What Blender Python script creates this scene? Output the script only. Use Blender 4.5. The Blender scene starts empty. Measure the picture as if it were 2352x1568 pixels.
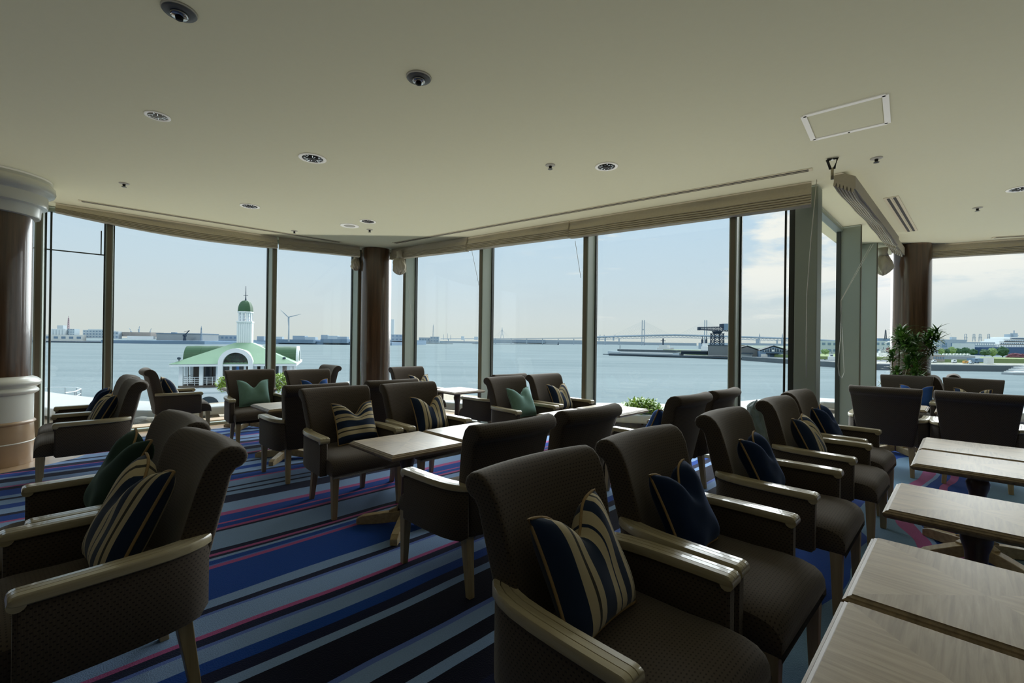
import bpy, bmesh, math, random
from mathutils import Vector, Matrix
rnd = random.Random(7)
C = bpy.context.scene.collection
R = math.radians
# ---------------------------------------------------------------- camera numbers
F, PIT, ROL, CX, CY, EYE = 1040.0, R(.13), R(.75), 1176, 784, 1.3
H = 2.95
SEA = -13.7
def at(px, py, Yd):
    a, b = px - CX, py - CY
    cr, sr = math.cos(ROL), math.sin(ROL)
    u, v = cr*a + sr*b, -sr*a + cr*b
    X, z = u/F, -v/F
    cp, sp = math.cos(PIT), math.sin(PIT)
    y, z = cp - sp*z, sp + cp*z
    t = Yd/y
    return Vector((X*t, Yd, EYE + z*t))
def onz(px, py, z):
    p = at(px, py, 1.0); d = p - Vector((0, 0, EYE)); t = (z - EYE)/d.z
    return Vector((d.x*t, d.y*t, z))
# ---------------------------------------------------------------- materials
def lin(c):
    return tuple(((x/255)/12.92 if x/255 <= .04045 else ((x/255 + .055)/1.055)**2.4) for x in c)
class NT:
    def __init__(s, name):
        s.m = bpy.data.materials.new(name); s.m.use_nodes = True
        s.t = s.m.node_tree; s.t.nodes.clear()
        s.out = s.t.nodes.new('ShaderNodeOutputMaterial')
    def n(s, typ, **kw):
        nd = s.t.nodes.new(typ)
        for k, v in kw.items():
            if k.startswith('i_'):
                nd.inputs[k[2:].replace('_', ' ')].default_value = v
            elif k.startswith('x'):
                nd.inputs[int(k[1:])].default_value = v
            else: setattr(nd, k, v)
        return nd
    def l(s, a, b): s.t.links.new(a, b)
    def math(s, op, a, b=None, clamp=False):
        nd = s.t.nodes.new('ShaderNodeMath'); nd.operation = op; nd.use_clamp = clamp
        for i, v in enumerate((a, b)):
            if v is None: continue
            if isinstance(v, (int, float)): nd.inputs[i].default_value = v
            else: s.l(v, nd.inputs[i])
        return nd.outputs[0]
    def mix(s, f, a, b):
        nd = s.t.nodes.new('ShaderNodeMix'); nd.data_type = 'RGBA'
        for i, v in ((0, f), (6, a), (7, b)):
            if isinstance(v, tuple): nd.inputs[i].default_value = (*v[:3], 1)
            elif isinstance(v, (int, float)): nd.inputs[i].default_value = v
            else: s.l(v, nd.inputs[i])
        return nd.outputs[2]
    def ramp(s, fac, stops, interp='LINEAR'):
        nd = s.t.nodes.new('ShaderNodeValToRGB'); cr = nd.color_ramp; cr.interpolation = interp
        while len(cr.elements) < len(stops): cr.elements.new(.5)
        for e, (p, c) in zip(cr.elements, stops): e.position = p; e.color = (*c[:3], 1)
        s.l(fac, nd.inputs[0]); return nd.outputs[0]
    def bsdf(s, col, rough=.6, bump=None, bstr=.2, bdist=.01, **kw):
        b = s.t.nodes.new('ShaderNodeBsdfPrincipled')
        if isinstance(col, tuple): b.inputs['Base Color'].default_value = (*col[:3], 1)
        else: s.l(col, b.inputs['Base Color'])
        if isinstance(rough, (int, float)): b.inputs['Roughness'].default_value = rough
        else: s.l(rough, b.inputs['Roughness'])
        for k, v in kw.items(): b.inputs[k.replace('_', ' ')].default_value = v
        if bump is not None:
            bn = s.n('ShaderNodeBump', i_Strength=bstr, i_Distance=bdist); s.l(bump, bn.inputs['Height']); s.l(bn.outputs[0], b.inputs['Normal'])
        s.l(b.outputs[0], s.out.inputs[0]); return b
def simple(name, rgb, rough=.6, var=.12, scale=6, bump=0, **kw):
    m = NT(name); c = lin(rgb)
    tc = m.n('ShaderNodeTexCoord'); nz = m.n('ShaderNodeTexNoise', i_Scale=scale, i_Detail=4.0)
    m.l(tc.outputs['Object'], nz.inputs['Vector'])
    col = m.mix(nz.outputs[0], tuple(x*(1-var) for x in c), tuple(min(1, x*(1+var)) for x in c))
    m.bsdf(col, rough, bump=nz.outputs[0] if bump else None, bstr=bump, **kw)
    return m.m
def far(name, rgb, var=.08, scale=.06, rough=.9):
    return simple(name, rgb, rough, var, scale, Specular_IOR_Level=.1)
def wood(name, a, b, rough=.35, axis=2, scale=1.0, coat=0.0):
    m = NT(name); tc = m.n('ShaderNodeTexCoord'); mp = m.n('ShaderNodeMapping')
    sc = [28*scale]*3; sc[axis] = 1.4*scale; mp.inputs['Scale'].default_value = sc
    m.l(tc.outputs['Object'], mp.inputs['Vector'])
    nz = m.n('ShaderNodeTexNoise', i_Scale=1.5, i_Detail=6.0, i_Roughness=.65); m.l(mp.outputs[0], nz.inputs['Vector'])
    col = m.ramp(nz.outputs[0], [(.3, lin(a)), (.7, lin(b))])
    m.bsdf(col, rough, bump=nz.outputs[0], bstr=.08, bdist=.002, Coat_Weight=coat)
    return m.m
def fabric_chair():
    m = NT('chair_fabric'); uv = m.n('ShaderNodeUVMap'); sp = m.n('ShaderNodeSeparateXYZ'); m.l(uv.outputs[0], sp.inputs[0])
    u, v = sp.outputs[0], sp.outputs[1]
    row = m.math('FLOOR', m.math('DIVIDE', v, .0115))
    off = m.math('MULTIPLY', m.math('MODULO', row, 2.0), .5)
    fu = m.math('FRACT', m.math('ADD', m.math('DIVIDE', u, .0155), off))
    fv = m.math('FRACT', m.math('DIVIDE', v, .0115))
    d = m.math('MULTIPLY', m.math('LESS_THAN', m.math('ABSOLUTE', m.math('SUBTRACT', fu, .5)), .19), m.math('LESS_THAN', m.math('ABSOLUTE', m.math('SUBTRACT', fv, .5)), .17))
    rib = m.math('MULTIPLY', m.math('ADD', m.math('SINE', m.math('MULTIPLY', u, 2200.0)), 1.0), .5)
    base = m.mix(rib, lin((70, 62, 55)), lin((88, 78, 69)))
    col = m.mix(d, base, lin((44, 39, 36)))
    nz = m.n('ShaderNodeTexNoise', i_Scale=900.0); m.l(uv.outputs[0], nz.inputs['Vector'])
    m.bsdf(col, .9, bump=nz.outputs[0], bstr=.25, bdist=.002, Specular_IOR_Level=.15, Sheen_Weight=.35, Sheen_Roughness=.4, Sheen_Tint=(.8, .74, .68, 1))
    return m.m
def velvet(name, rgb):
    m = NT(name); tc = m.n('ShaderNodeTexCoord'); nz = m.n('ShaderNodeTexNoise', i_Scale=14.0, i_Detail=3.0); m.l(tc.outputs['Object'], nz.inputs['Vector'])
    c = lin(rgb)
    m.bsdf(m.mix(nz.outputs[0], tuple(x*.75 for x in c), tuple(x*1.2 for x in c)), .85, Specular_IOR_Level=.1, Sheen_Weight=.8, Sheen_Roughness=.35, Sheen_Tint=tuple(min(1, x*4+.1) for x in c)+(1,))
    return m.m
def striped(name, axis):
    m = NT(name); uv = m.n('ShaderNodeUVMap'); sp = m.n('ShaderNodeSeparateXYZ'); m.l(uv.outputs[0], sp.inputs[0])
    navy, cream, grey = lin((26, 42, 68)), lin((188, 174, 144)), lin((62, 60, 56))
    st = [(0, navy), (.16, cream), (.25, grey), (.28, cream), (.35, navy), (.52, cream), (.60, navy), (.62, cream), (.70, navy), (.80, cream), (.86, grey), (.89, cream), (.93, navy)]
    col = m.ramp(sp.outputs[axis], st, 'CONSTANT')
    nz = m.n('ShaderNodeTexNoise', i_Scale=160.0); m.l(uv.outputs[0], nz.inputs['Vector'])
    m.bsdf(col, .85, bump=nz.outputs[0], bstr=.2, bdist=.002, Specular_IOR_Level=.15, Sheen_Weight=.15)
    return m.m
def tabletop_mat():
    m = NT('oak_veneer'); tc = m.n('ShaderNodeTexCoord'); sp = m.n('ShaderNodeSeparateXYZ'); m.l(tc.outputs['Object'], sp.inputs[0])
    ax, ay = m.math('ABSOLUTE', sp.outputs[0]), m.math('ABSOLUTE', sp.outputs[1])
    f = m.math('GREATER_THAN', ax, ay)
    oi = m.n('ShaderNodeObjectInfo')
    def grain(s):
        mp = m.n('ShaderNodeMapping'); mp.inputs['Scale'].default_value = s; m.l(tc.outputs['Object'], mp.inputs['Vector'])
        cx = m.n('ShaderNodeCombineXYZ')
        for i in range(3): m.l(m.math('MULTIPLY', oi.outputs['Random'], 37.0*(i+1)), cx.inputs[i])
        m.l(cx.outputs[0], mp.inputs['Location'])
        nz = m.n('ShaderNodeTexNoise', i_Scale=1.0, i_Detail=7.0, i_Roughness=.62, i_Distortion=.6); m.l(mp.outputs[0], nz.inputs['Vector'])
        return nz.outputs[0]
    a = m.ramp(grain((4.5, 75, 1)), [(.3, lin((122, 105, 80))), (.5, lin((148, 130, 101))), (.72, lin((166, 148, 118)))])
    b = m.ramp(grain((75, 4.5, 1)), [(.3, lin((136, 118, 90))), (.5, lin((162, 143, 112))), (.72, lin((182, 163, 130)))])  # lighter triangle pair: difference in grain reflection put into the colour
    col = m.mix(f, b, a)
    m.bsdf(col, .42, Coat_Weight=.15, Coat_Roughness=.3)
    return m.m
def carpet_mat():
    m = NT('striped_carpet'); tc = m.n('ShaderNodeTexCoord'); sp = m.n('ShaderNodeSeparateXYZ'); m.l(tc.outputs['Object'], sp.inputs[0])
    s = .70710678
    along = m.math('MULTIPLY', m.math('ADD', sp.outputs[0], sp.outputs[1]), s)
    acr = m.math('MULTIPLY', m.math('SUBTRACT', sp.outputs[0], sp.outputs[1]), s)
    cx = m.n('ShaderNodeCombineXYZ'); m.l(m.math('MULTIPLY', along, .62), cx.inputs[0]); m.l(m.math('MULTIPLY', acr, .9), cx.inputs[1])
    nz = m.n('ShaderNodeTexNoise', i_Scale=1.0, i_Detail=1.5); m.l(cx.outputs[0], nz.inputs['Vector'])
    wob = m.math('MULTIPLY', m.math('SUBTRACT', nz.outputs[0], .5), .55)
    cx2 = m.n('ShaderNodeCombineXYZ'); m.l(m.math('MULTIPLY', along, 2.4), cx2.inputs[0]); m.l(m.math('MULTIPLY', acr, 3.0), cx2.inputs[1])
    nz2 = m.n('ShaderNodeTexNoise', i_Scale=1.0, i_Detail=1.0); m.l(cx2.outputs[0], nz2.inputs['Vector'])
    wob = m.math('ADD', wob, m.math('MULTIPLY', m.math('SUBTRACT', nz2.outputs[0], .5), .07))
    mr = m.n('ShaderNodeMapRange'); m.l(acr, mr.inputs[0])
    for q, v in zip((1, 2, 3, 4), (-1.5, -.6, .22, 1.0)): mr.inputs[q].default_value = v
    w = m.math('ADD', acr, m.math('MULTIPLY', wob, mr.outputs[0]))
    col_ = dict(N=lin((15, 24, 58)), K=lin((10, 14, 36)), R=lin((14, 70, 158)), L=lin((136, 166, 208)), P=lin((176, 88, 142)), V=lin((96, 122, 196)), T=lin((118, 152, 180)), M=lin((70, 106, 166)))
    def seg(stops, end):
        a = stops[0][0]; t = m.math('DIVIDE', m.math('SUBTRACT', w, a), end-a, True)
        return m.ramp(t, [((p-a)/(end-a), col_[c]) for p, c in stops], 'CONSTANT')
    sa = seg([(-4.903, 'R'), (-4.764, 'P'), (-4.726, 'L'), (-4.561, 'N'), (-4.519, 'L'), (-4.44, 'N'), (-4.397, 'L'), (-4.31, 'N'), (-4.115, 'L'), (-3.922, 'P'), (-3.858, 'R'), (-3.724, 'P'), (-3.695, 'R'), (-3.631, 'P'), (-3.598, 'N'), (-3.565, 'L')], -3.258)
    sb = seg([(-3.258, 'N'), (-3.209, 'P'), (-3.179, 'N'), (-3.147, 'L'), (-3.116, 'R'), (-3.062, 'V'), (-3.051, 'P'), (-3.008, 'R'), (-2.652, 'L'), (-2.568, 'N'), (-2.521, 'V'), (-2.5, 'L'), (-2.341, 'P'), (-2.312, 'N'), (-2.262, 'V'), (-2.24, 'L'), (-2.134, 'R'), (-2.06, 'N'), (-1.99, 'L'), (-1.94, 'K'), (-1.715, 'V'), (-1.69, 'L'), (-1.60, 'K'), (-1.50, 'L'), (-1.44, 'K')], -1.3)
    sc = seg([(-1.3, 'N'), (-1.1, 'R'), (-.93, 'L'), (-.84, 'R'), (-.5, 'T'), (-.29, 'P'), (-.2, 'L'), (-.17, 'R'), (-.09, 'P'), (-.04, 'R'), (.1, 'T'), (.45, 'N'), (.6, 'R'), (.8, 'P'), (.84, 'T'), (1.05, 'R')], 1.3)
    rep = [('L', 2.2), ('N', 1), ('R', 3), ('P', .6), ('L', 3), ('N', 1), ('L', 2), ('N', 2), ('P', .5), ('R', 2.4), ('L', 1), ('N', 2.6), ('L', 2.4), ('P', .6), ('N', 1.4), ('R', 3.4), ('L', 1.4), ('N', .8), ('L', 2.4), ('R', 2)]
    tot = sum(x[1] for x in rep); st = []; p = 0
    for c, wd in rep: st.append((p/tot, col_[c])); p += wd
    col = m.ramp(m.math('FRACT', m.math('DIVIDE', m.math('ADD', w, 40.3), 2.2)), st, 'CONSTANT')
    for lo, hi, s_ in ((-4.903, -3.258, sa), (-3.258, -1.3, sb), (-1.3, 1.3, sc)):
        col = m.mix(m.math('MULTIPLY', m.math('GREATER_THAN', w, lo), m.math('LESS_THAN', w, hi)), col, s_)
    fz = m.n('ShaderNodeTexNoise', i_Scale=170.0, i_Detail=3.0); m.l(tc.outputs['Object'], fz.inputs['Vector'])
    col = m.mix(m.math('MULTIPLY', fz.outputs[0], .35), col, (0.0, 0.0, 0.01))
    m.bsdf(col, .95, bump=fz.outputs[0], bstr=.5, bdist=.006, Specular_IOR_Level=.05, Sheen_Weight=.08)
    return m.m
def glass_mat():
    m = NT('window_glass')
    tr = m.n('ShaderNodeBsdfTransparent'); tr.inputs[0].default_value = (.955, .975, .97, 1)
    gl = m.n('ShaderNodeBsdfGlossy'); gl.inputs['Roughness'].default_value = .02
    mx = m.n('ShaderNodeMixShader'); mx.inputs[0].default_value = .035; m.l(tr.outputs[0], mx.inputs[1]); m.l(gl.outputs[0], mx.inputs[2])
    m.l(mx.outputs[0], m.out.inputs[0]); return m.m
def sea_mat():
    m = NT('sea_water'); tc = m.n('ShaderNodeTexCoord')
    mp = m.n('ShaderNodeMapping'); mp.inputs['Scale'].default_value = (.25, .6, 1); m.l(tc.outputs['Object'], mp.inputs['Vector'])
    n1 = m.n('ShaderNodeTexNoise', i_Scale=1.0, i_Detail=5.0, i_Roughness=.65); m.l(mp.outputs[0], n1.inputs['Vector'])
    mp2 = m.n('ShaderNodeMapping'); mp2.inputs['Scale'].default_value = (.006, .05, 1); m.l(tc.outputs['Object'], mp2.inputs['Vector'])
    n2 = m.n('ShaderNodeTexNoise', i_Scale=1.0, i_Detail=5.0); m.l(mp2.outputs[0], n2.inputs['Vector'])
    col = m.mix(n2.outputs[0], lin((104, 118, 122)), lin((140, 151, 153)))
    m.bsdf(col, .6, bump=n1.outputs[0], bstr=.6, bdist=.8, Specular_IOR_Level=.0)
    return m.m
def leaf_mat(name, a, b):
    m = NT(name); g = m.n('ShaderNodeTexCoord'); nz = m.n('ShaderNodeTexNoise', i_Scale=9.0, i_Detail=2.0); m.l(g.outputs['Object'], nz.inputs['Vector'])
    col = m.ramp(nz.outputs[0], [(.35, lin(a)), (.65, lin(b))])
    m.bsdf(col, .45); return m.m

M = {
 'fabric': fabric_chair(), 'cap': wood('armrest_wood', (150, 138, 110), (182, 170, 140), .28, 0, 1.0, .4),
 'leg': wood('leg_wood', (146, 128, 96), (176, 158, 122), .45, 2),
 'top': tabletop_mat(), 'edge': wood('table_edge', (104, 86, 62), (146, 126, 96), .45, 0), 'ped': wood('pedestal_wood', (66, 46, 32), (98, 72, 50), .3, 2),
 'foot': wood('foot_wood', (150, 128, 92), (188, 166, 124), .45, 0),
 'strv': striped('striped_cushion_upright', 0), 'strh': striped('striped_cushion_level', 1),
 'navy': velvet('navy_velvet', (22, 38, 66)), 'blue': velvet('blue_velvet', (44, 74, 128)), 'green': velvet('sage_velvet', (112, 146, 138)), 'dgreen': velvet('bottle_green_velvet', (44, 62, 56)),
 'rope': simple('rope_trim', (150, 124, 84), .8, .3, 200),
 'carpet': carpet_mat(), 'marble': simple('beige_marble', (176, 148, 118), .25, .18, 7), 'ceil': simple('ceiling_paint', (196, 195, 170), .95, .02, 30),
 'wallp': simple('wall_paint', (62, 56, 50), .9, .04, 3), 'white': simple('white_gloss', (226, 224, 214), .25, .02, 5),
 'column': wood('column_wood', (60, 43, 30), (100, 73, 52), .22, 2, .5, .3),
 'alu': simple('mullion_paint', (162, 172, 162), .5, .05, 3), 'aluface': simple('mullion_shaded_face', (118, 112, 96), .5, .05, 3), 'aludark': simple('mullion_dark_gasket', (58, 62, 58), .5, .05, 3), 'glass': glass_mat(),  # aludark is the own dark colour of gaskets and thin bars
 'blind': simple('blind_linen', (204, 194, 174), .9, .08, 40, .15), 'cord': simple('cord', (206, 204, 196), .7),
 'metal': simple('chrome', (200, 200, 200), .18, .02, 5, Metallic=1.0), 'dark': simple('dark_cavity', (22, 22, 22), .7), 'fixw': simple('fixture_white', (232, 232, 226), .45, .02), 'fixg': simple('fixture_grey', (150, 148, 138), .5), 'slot': simple('slot_beige', (186, 178, 152), .55, .03),
 'black': simple('black_plastic', (18, 18, 20), .4),
 'leaf': leaf_mat('palm_leaf', (38, 78, 26), (104, 146, 58)), 'bush': leaf_mat('bush_leaf', (96, 134, 40), (178, 204, 92)), 'stem': simple('stem', (128, 112, 78), .7), 'pot': simple('pot_glaze', (92, 84, 72), .3),
 'slab': simple('white_slab', (176, 178, 176), .8, .05, 1.5), 'gravel': simple('gravel', (176, 164, 144), .95, .35, 22, .8), 'rock': simple('rock', (132, 128, 118), .95, .3, 6, .8), 'kerb': simple('tan_kerb', (196, 170, 140), .7, .12, 5),
 'statue': simple('grey_stone', (64, 74, 71), .8, .6, 11, .9),
 'sea': sea_mat(),
}
# ---------------------------------------------------------------- mesh building
class MB:
    def __init__(s): s.v = []; s.f = []; s.uv = {}
    def add(s, vs, fs, uvs=None, T=None):
        o = len(s.v)
        s.v += [tuple((T @ Vector(p)) if T else p) for p in vs]
        for i, f in enumerate(fs):
            if uvs: s.uv[len(s.f)] = [uvs[k] for k in f]
            s.f.append([k + o for k in f])
        return s
    def box(s, c, d, rz=0, T=None, taper=1.0):
        x, y, z = d[0]/2, d[1]/2, d[2]/2; q = Matrix.Rotation(rz, 3, 'Z')
        vs = []
        for k, t in ((-1, 1.0), (1, taper)):
            for a, b in ((-1, -1), (1, -1), (1, 1), (-1, 1)):
                p = q @ Vector((a*x*t, b*y*t, k*z)); vs.append((c[0]+p.x, c[1]+p.y, c[2]+p.z))
        return s.add(vs, [(3, 2, 1, 0), (4, 5, 6, 7), (0, 1, 5, 4), (1, 2, 6, 5), (2, 3, 7, 6), (3, 0, 4, 7)], T=T)
    def loft(s, rings, close=True, caps=True, T=None):
        n = len(rings[0]); vs = [p for r in rings for p in r]; fs = []
        for i in range(len(rings)-1):
            for j in range(n if close else n-1):
                k = (j+1) % n; fs.append((i*n+j, i*n+k, (i+1)*n+k, (i+1)*n+j))
        if caps and close: fs.append(tuple(range(n-1, -1, -1))); b = (len(rings)-1)*n; fs.append(tuple(range(b, b+n)))
        return s.add(vs, fs, T=T)
    def lathe(s, prof, c=(0, 0, 0), n=24, T=None):
        rings = [[(c[0]+r*math.cos(2*math.pi*k/n), c[1]+r*math.sin(2*math.pi*k/n), c[2]+z) for k in range(n)] for r, z in prof]
        return s.loft(rings, T=T)
    def tube(s, pts, r, n=8, T=None):
        pts = [Vector(p) for p in pts]; rings = []; up = Vector((0, 0, 1))
        for i, p in enumerate(pts):
            d = (pts[min(i+1, len(pts)-1)] - pts[max(i-1, 0)]).normalized()
            a = d.cross(up if abs(d.z) < .95 else Vector((1, 0, 0))).normalized(); b = d.cross(a)
            rr = r[i] if isinstance(r, (list, tuple)) else r
            rings.append([tuple(p + a*rr*math.cos(2*math.pi*k/n) + b*rr*math.sin(2*math.pi*k/n)) for k in range(n)])
        return s.loft(rings, T=T)
    def bar(s, a, b, w, h=None, T=None):
        a, b = Vector(a), Vector(b); d = (b-a).normalized(); up = Vector((0, 0, 1)) if abs(d.z) < .95 else Vector((0, 1, 0))
        x = d.cross(up).normalized(); y = x.cross(d); h = h or w
        return s.loft([[tuple(p + x*i*w/2 + y*j*h/2) for i, j in ((-1, -1), (1, -1), (1, 1), (-1, 1))] for p in (a, b)], T=T)
    def prism(s, poly, z0, z1, T=None):
        return s.loft([[(x, y, z) for x, y in poly] for z in (z0, z1)], T=T)
    def xprism(s, poly, y0, y1, T=None):   # poly in x,z extruded along y
        return s.loft([[(x, y, z) for x, z in poly] for y in (y0, y1)], T=T)
    def build(s, name, mat, parent=None, smooth=False, bevel=0, seg=2, boxuv=False, loc=None, ang=35):
        me = bpy.data.meshes.new(name); me.from_pydata(s.v, [], s.f)
        bm = bmesh.new(); bm.from_mesh(me)
        if s.uv and not bevel:
            ul = bm.loops.layers.uv.new('UVMap'); bm.faces.ensure_lookup_table()
            for i, us in s.uv.items():
                for lp, q in zip(bm.faces[i].loops, us): lp[ul].uv = q
        bmesh.ops.recalc_face_normals(bm, faces=bm.faces)
        if bevel:
            es = [e for e in bm.edges if len(e.link_faces) == 2 and e.calc_face_angle(0) > R(ang)]
            if es: bmesh.ops.bevel(bm, geom=es, offset=bevel, segments=seg, affect='EDGES', profile=.5, clamp_overlap=True)
        if boxuv:
            ul = bm.loops.layers.uv.new('UVMap')
            for f in bm.faces:
                nx, ny, nz = (abs(c) for c in f.normal)
                for lp in f.loops:
                    p = lp.vert.co
                    lp[ul].uv = (p.y, p.x) if nz > max(nx, ny) else ((p.y, p.z) if nx > ny else (p.x, p.z))
        bm.to_mesh(me); bm.free()
        if smooth:
            me.polygons.foreach_set('use_smooth', [True]*len(me.polygons))
            if smooth != 'all':
                try: me.set_sharp_from_angle(angle=R(40))
                except Exception: pass
        me.materials.append(M[mat] if isinstance(mat, str) else mat)
        o = bpy.data.objects.new(name, me); C.objects.link(o)
        if parent is not None: o.parent = parent
        if loc is not None: o.location = loc
        return o
def tag(o, label, cat, group=None, kind=None):
    o['label'] = label; o['category'] = cat
    if group: o['group'] = group
    if kind: o['kind'] = kind
    return o
def empty(name, loc=(0, 0, 0), rz=0):
    o = bpy.data.objects.new(name, None); C.objects.link(o); o.location = loc; o.rotation_euler = (0, 0, rz); o.empty_display_size = .1
    return o
kids = {}
def copy_tree(src, loc, rz):
    r = src.copy(); C.objects.link(r); r.location = loc; r.rotation_euler = (0, 0, rz)
    for ch in [c for c in src.children]:
        c = ch.copy(); C.objects.link(c); c.parent = r
        for g in [k for k in ch.children]:
            d = g.copy(); C.objects.link(d); d.parent = c
    return r
# ---------------------------------------------------------------- room shell
G1 = (Vector((-6.57, 5.13)), Vector((-2.75, 8.59))); COR = Vector((3.028, 4.797)); G2 = (Vector((-2.3, 8.62)), COR)
G3 = (COR, Vector((6.0, 7.74))); G4 = (Vector((6.86, 7.53)), Vector((10.6, 5.27)))
COL1, COL2, PIL = (-2.48, 8.22), (6.44, 7.32), (-5.33, 4.62)
def outn(g):
    d = (g[1]-g[0]).normalized(); return d, Vector((-d.y, d.x))
outline = [(-7.6, -4.5), (-7.6, 4.2), tuple(G1[0]), tuple(G1[1]), (-2.52, 8.78), tuple(G2[0]), tuple(COR), tuple(G3[1]), (6.5, 8.0), tuple(G4[0]), tuple(G4[1]), (10.6, -4.5)]
big = [(-7.8, -4.7), (-7.8, 4.1), (-6.8, 5.3), (-2.8, 8.85), (-2.5, 9.0), (-2.1, 8.75), (2.98, 5.1), (5.95, 8.0), (6.5, 8.3), (7.0, 7.75), (10.8, 5.45), (10.8, -4.7)]
tag(MB().prism(outline, -.3, -.014).build('floor', 'marble'), 'polished beige marble floor border along the windows and pillar', 'floor', kind='structure')
carp = [(-7.6, -4.5), (-7.6, 3.0), (-5.0, 3.6), (-4.82, 4.28), (-4.7, 4.58), (-4.66, 4.87), (-4.95, 5.75), (-4.7, 6.18), (-3.6, 7.1), (-2.75, 7.9), (-2.2, 8.2), (-1.6, 7.95), (2.95, 4.72), (5.9, 7.55), (6.6, 7.4), (10.5, 5.2), (10.5, -4.5)]
tag(MB().prism(carp, -.013, 0).build('floor_carpet', 'carpet'), 'blue carpet with wavy navy, pale blue and pink stripes', 'carpet', kind='structure')
tag(MB().prism(big, H, H+.35).build('ceiling', 'ceil'), 'plain cream painted ceiling over the whole lounge', 'ceiling', kind='structure')
tag(MB().box((1.5, -4.6, 1.47), (18.4, .2, 3.0)).build('wall_back', 'wallp'), 'plain wall behind the viewpoint', 'wall', kind='structure')
tag(MB().box((-7.7, -.2, 1.47), (.2, 8.8, 3.0)).build('wall_left', 'wallp'), 'plain wall closing the lounge beyond the white capped pillar', 'wall', kind='structure')
tag(MB().box((10.7, .4, 1.47), (.2, 9.8, 3.0)).build('wall_right', 'wallp'), 'plain wall closing the lounge beyond the last window', 'wall', kind='structure')
def window(idx, g, ts, label, post=None, thin=(), deep=.22):
    d, n = outn(g); L = (g[1]-g[0]).length; rz = math.atan2(d.y, d.x)
    w = empty('window_%d' % idx, (g[0].x, g[0].y, 0)); w['kind'] = 'structure'; w['label'] = label; w['category'] = 'window'
    w.rotation_euler = (0, 0, rz)                        # local x along the glass, y outward
    MB().box((L/2, 0, 1.455), (L, .012, 2.99)).build('glass_pane', 'glass', w)
    MB().box((L/2, 0, H-.035), (L, .09, .06)).build('head_frame', 'alu', w, bevel=.005)
    MB().box((L/2, 0, .0), (L, .09, .05)).build('sill_frame', 'alu', w, bevel=.005)
    for t in ts:
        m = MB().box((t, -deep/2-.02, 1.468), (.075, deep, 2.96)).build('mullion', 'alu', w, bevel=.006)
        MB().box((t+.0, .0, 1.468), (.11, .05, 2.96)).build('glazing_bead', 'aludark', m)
        MB().box((t, -deep-.022, 1.468), (.045, .012, 2.96)).build('mullion_face', 'aluface', m)  # darker room-side strip: shade on the mullion put into the colour
    for t in thin:
        MB().box((t, 0, 1.468), (.02, .03, 2.96)).build('glass_joint', 'aludark', w)
    return w
def along(g, px):
    q = at(px, 784, 1.0); k = q.x/q.y; d = g[1]-g[0]
    t = (k*g[0].y - g[0].x)/(d.x - k*d.y); return t*d.length
w1 = window(1, G1, [along(G1, 90), along(G1, 248), along(G1, 619), along(G1, 812)], 'tall bowed window wall from the pillar to the first wooden column', thin=[along(G1, 114)])
window(2, G2, [along(G2, 946)+.05, along(G2, 1119)+.05, along(G2, 1353)+.05, along(G2, 1683)+.03], 'tall window wall right of the middle wooden column', thin=[along(G2, 1802)])
a_, b_ = along(G1, 74), along(G1, 246)
MB().box(((a_+b_)/2, -.03, 2.40), (b_-a_, .014, .014)).build('transom_bar', 'aludark', w1)
MB().box((along(G1, 229), -.03, 2.56), (.012, .012, .32)).build('vent_stay', 'aludark', w1)
window(3, G3, [along(G3, 1922)+.10, along(G3, 1960)+.35], 'narrow returning window wall between the corner post and right column')
window(4, G4, [3.2], 'tall window wall right of the column with the palm')
tag(MB().box((COR.x+.06, COR.y-.06, 1.468), (.2, .2, 2.96), R(45)).build('trim_1', 'alu', bevel=.008), 'pale green metal corner post where two window walls meet', 'post', kind='structure')
MBt = MB().box((COR.x-.05, COR.y+.02, 1.468), (.06, .12, 2.96), R(-36)); tag(MBt.build('trim_2', 'aludark'), 'dark gasket strip beside the corner post', 'trim', kind='structure')
# columns
def wood_column(c, r, label):
    e = empty('column', (c[0], c[1], 0)); tag(e, label, 'column')
    MB().lathe([(r, 0), (r, H-.002)], n=48).build('shaft', 'column', e, smooth=True)
    MB().lathe([(r+.012, 0), (r+.012, .1), (r+.001, .11)], n=48).build('base', 'column', e, smooth=True)
wood_column(COL1, .26, 'round dark wooden column in the middle between two window walls')
wood_column(COL2, .25, 'round dark wooden column standing behind the potted palm')
e = empty('pillar', (PIL[0], PIL[1], 0)); tag(e, 'round wooden pillar with white capital and beige marble foot at the left', 'column')
r0 = .30
def bead(r, z, h, k=6): return [(r + h*math.sin(math.pi*i/k)*.9, z + 2*h*i/k) for i in range(k+1)]
MB().lathe([(r0, .85), (r0, 2.6)], n=48).build('shaft', 'column', e, smooth=True)
MB().lathe([(r0+.02, .42)] + [(r0+.02, .70)] + bead(r0+.03, .70, .033) + bead(r0+.035, .77, .05) + [(r0, .885)], n=48).build('white_band', 'white', e, smooth=True)
MB().lathe([(r0+.035, -.013), (r0+.03, .2), (r0+.022, .38)] + bead(r0+.02, .39, .02), n=48).build('marble_foot', 'marble', e, smooth=True)
MB().lathe([(r0+.02, .198)] + bead(r0+.028, .2, .008) + [(r0+.02, .22)], n=48).build('foot_ring', 'white', e, smooth=True)
MB().lathe([(r0, 2.54), (r0+.045, 2.545), (r0+.05, 2.56), (r0+.055, 2.64), (r0+.06, 2.65), (r0+.10, 2.66), (r0+.105, 2.68), (r0+.105, 2.77), (r0+.12, 2.785), (r0+.15, 2.80), (r0+.165, 2.83), (r0+.16, 2.88), (r0+.14, 2.9), (r0+.14, H-.001)], n=48).build('capital', 'white', e, smooth=True)
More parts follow.
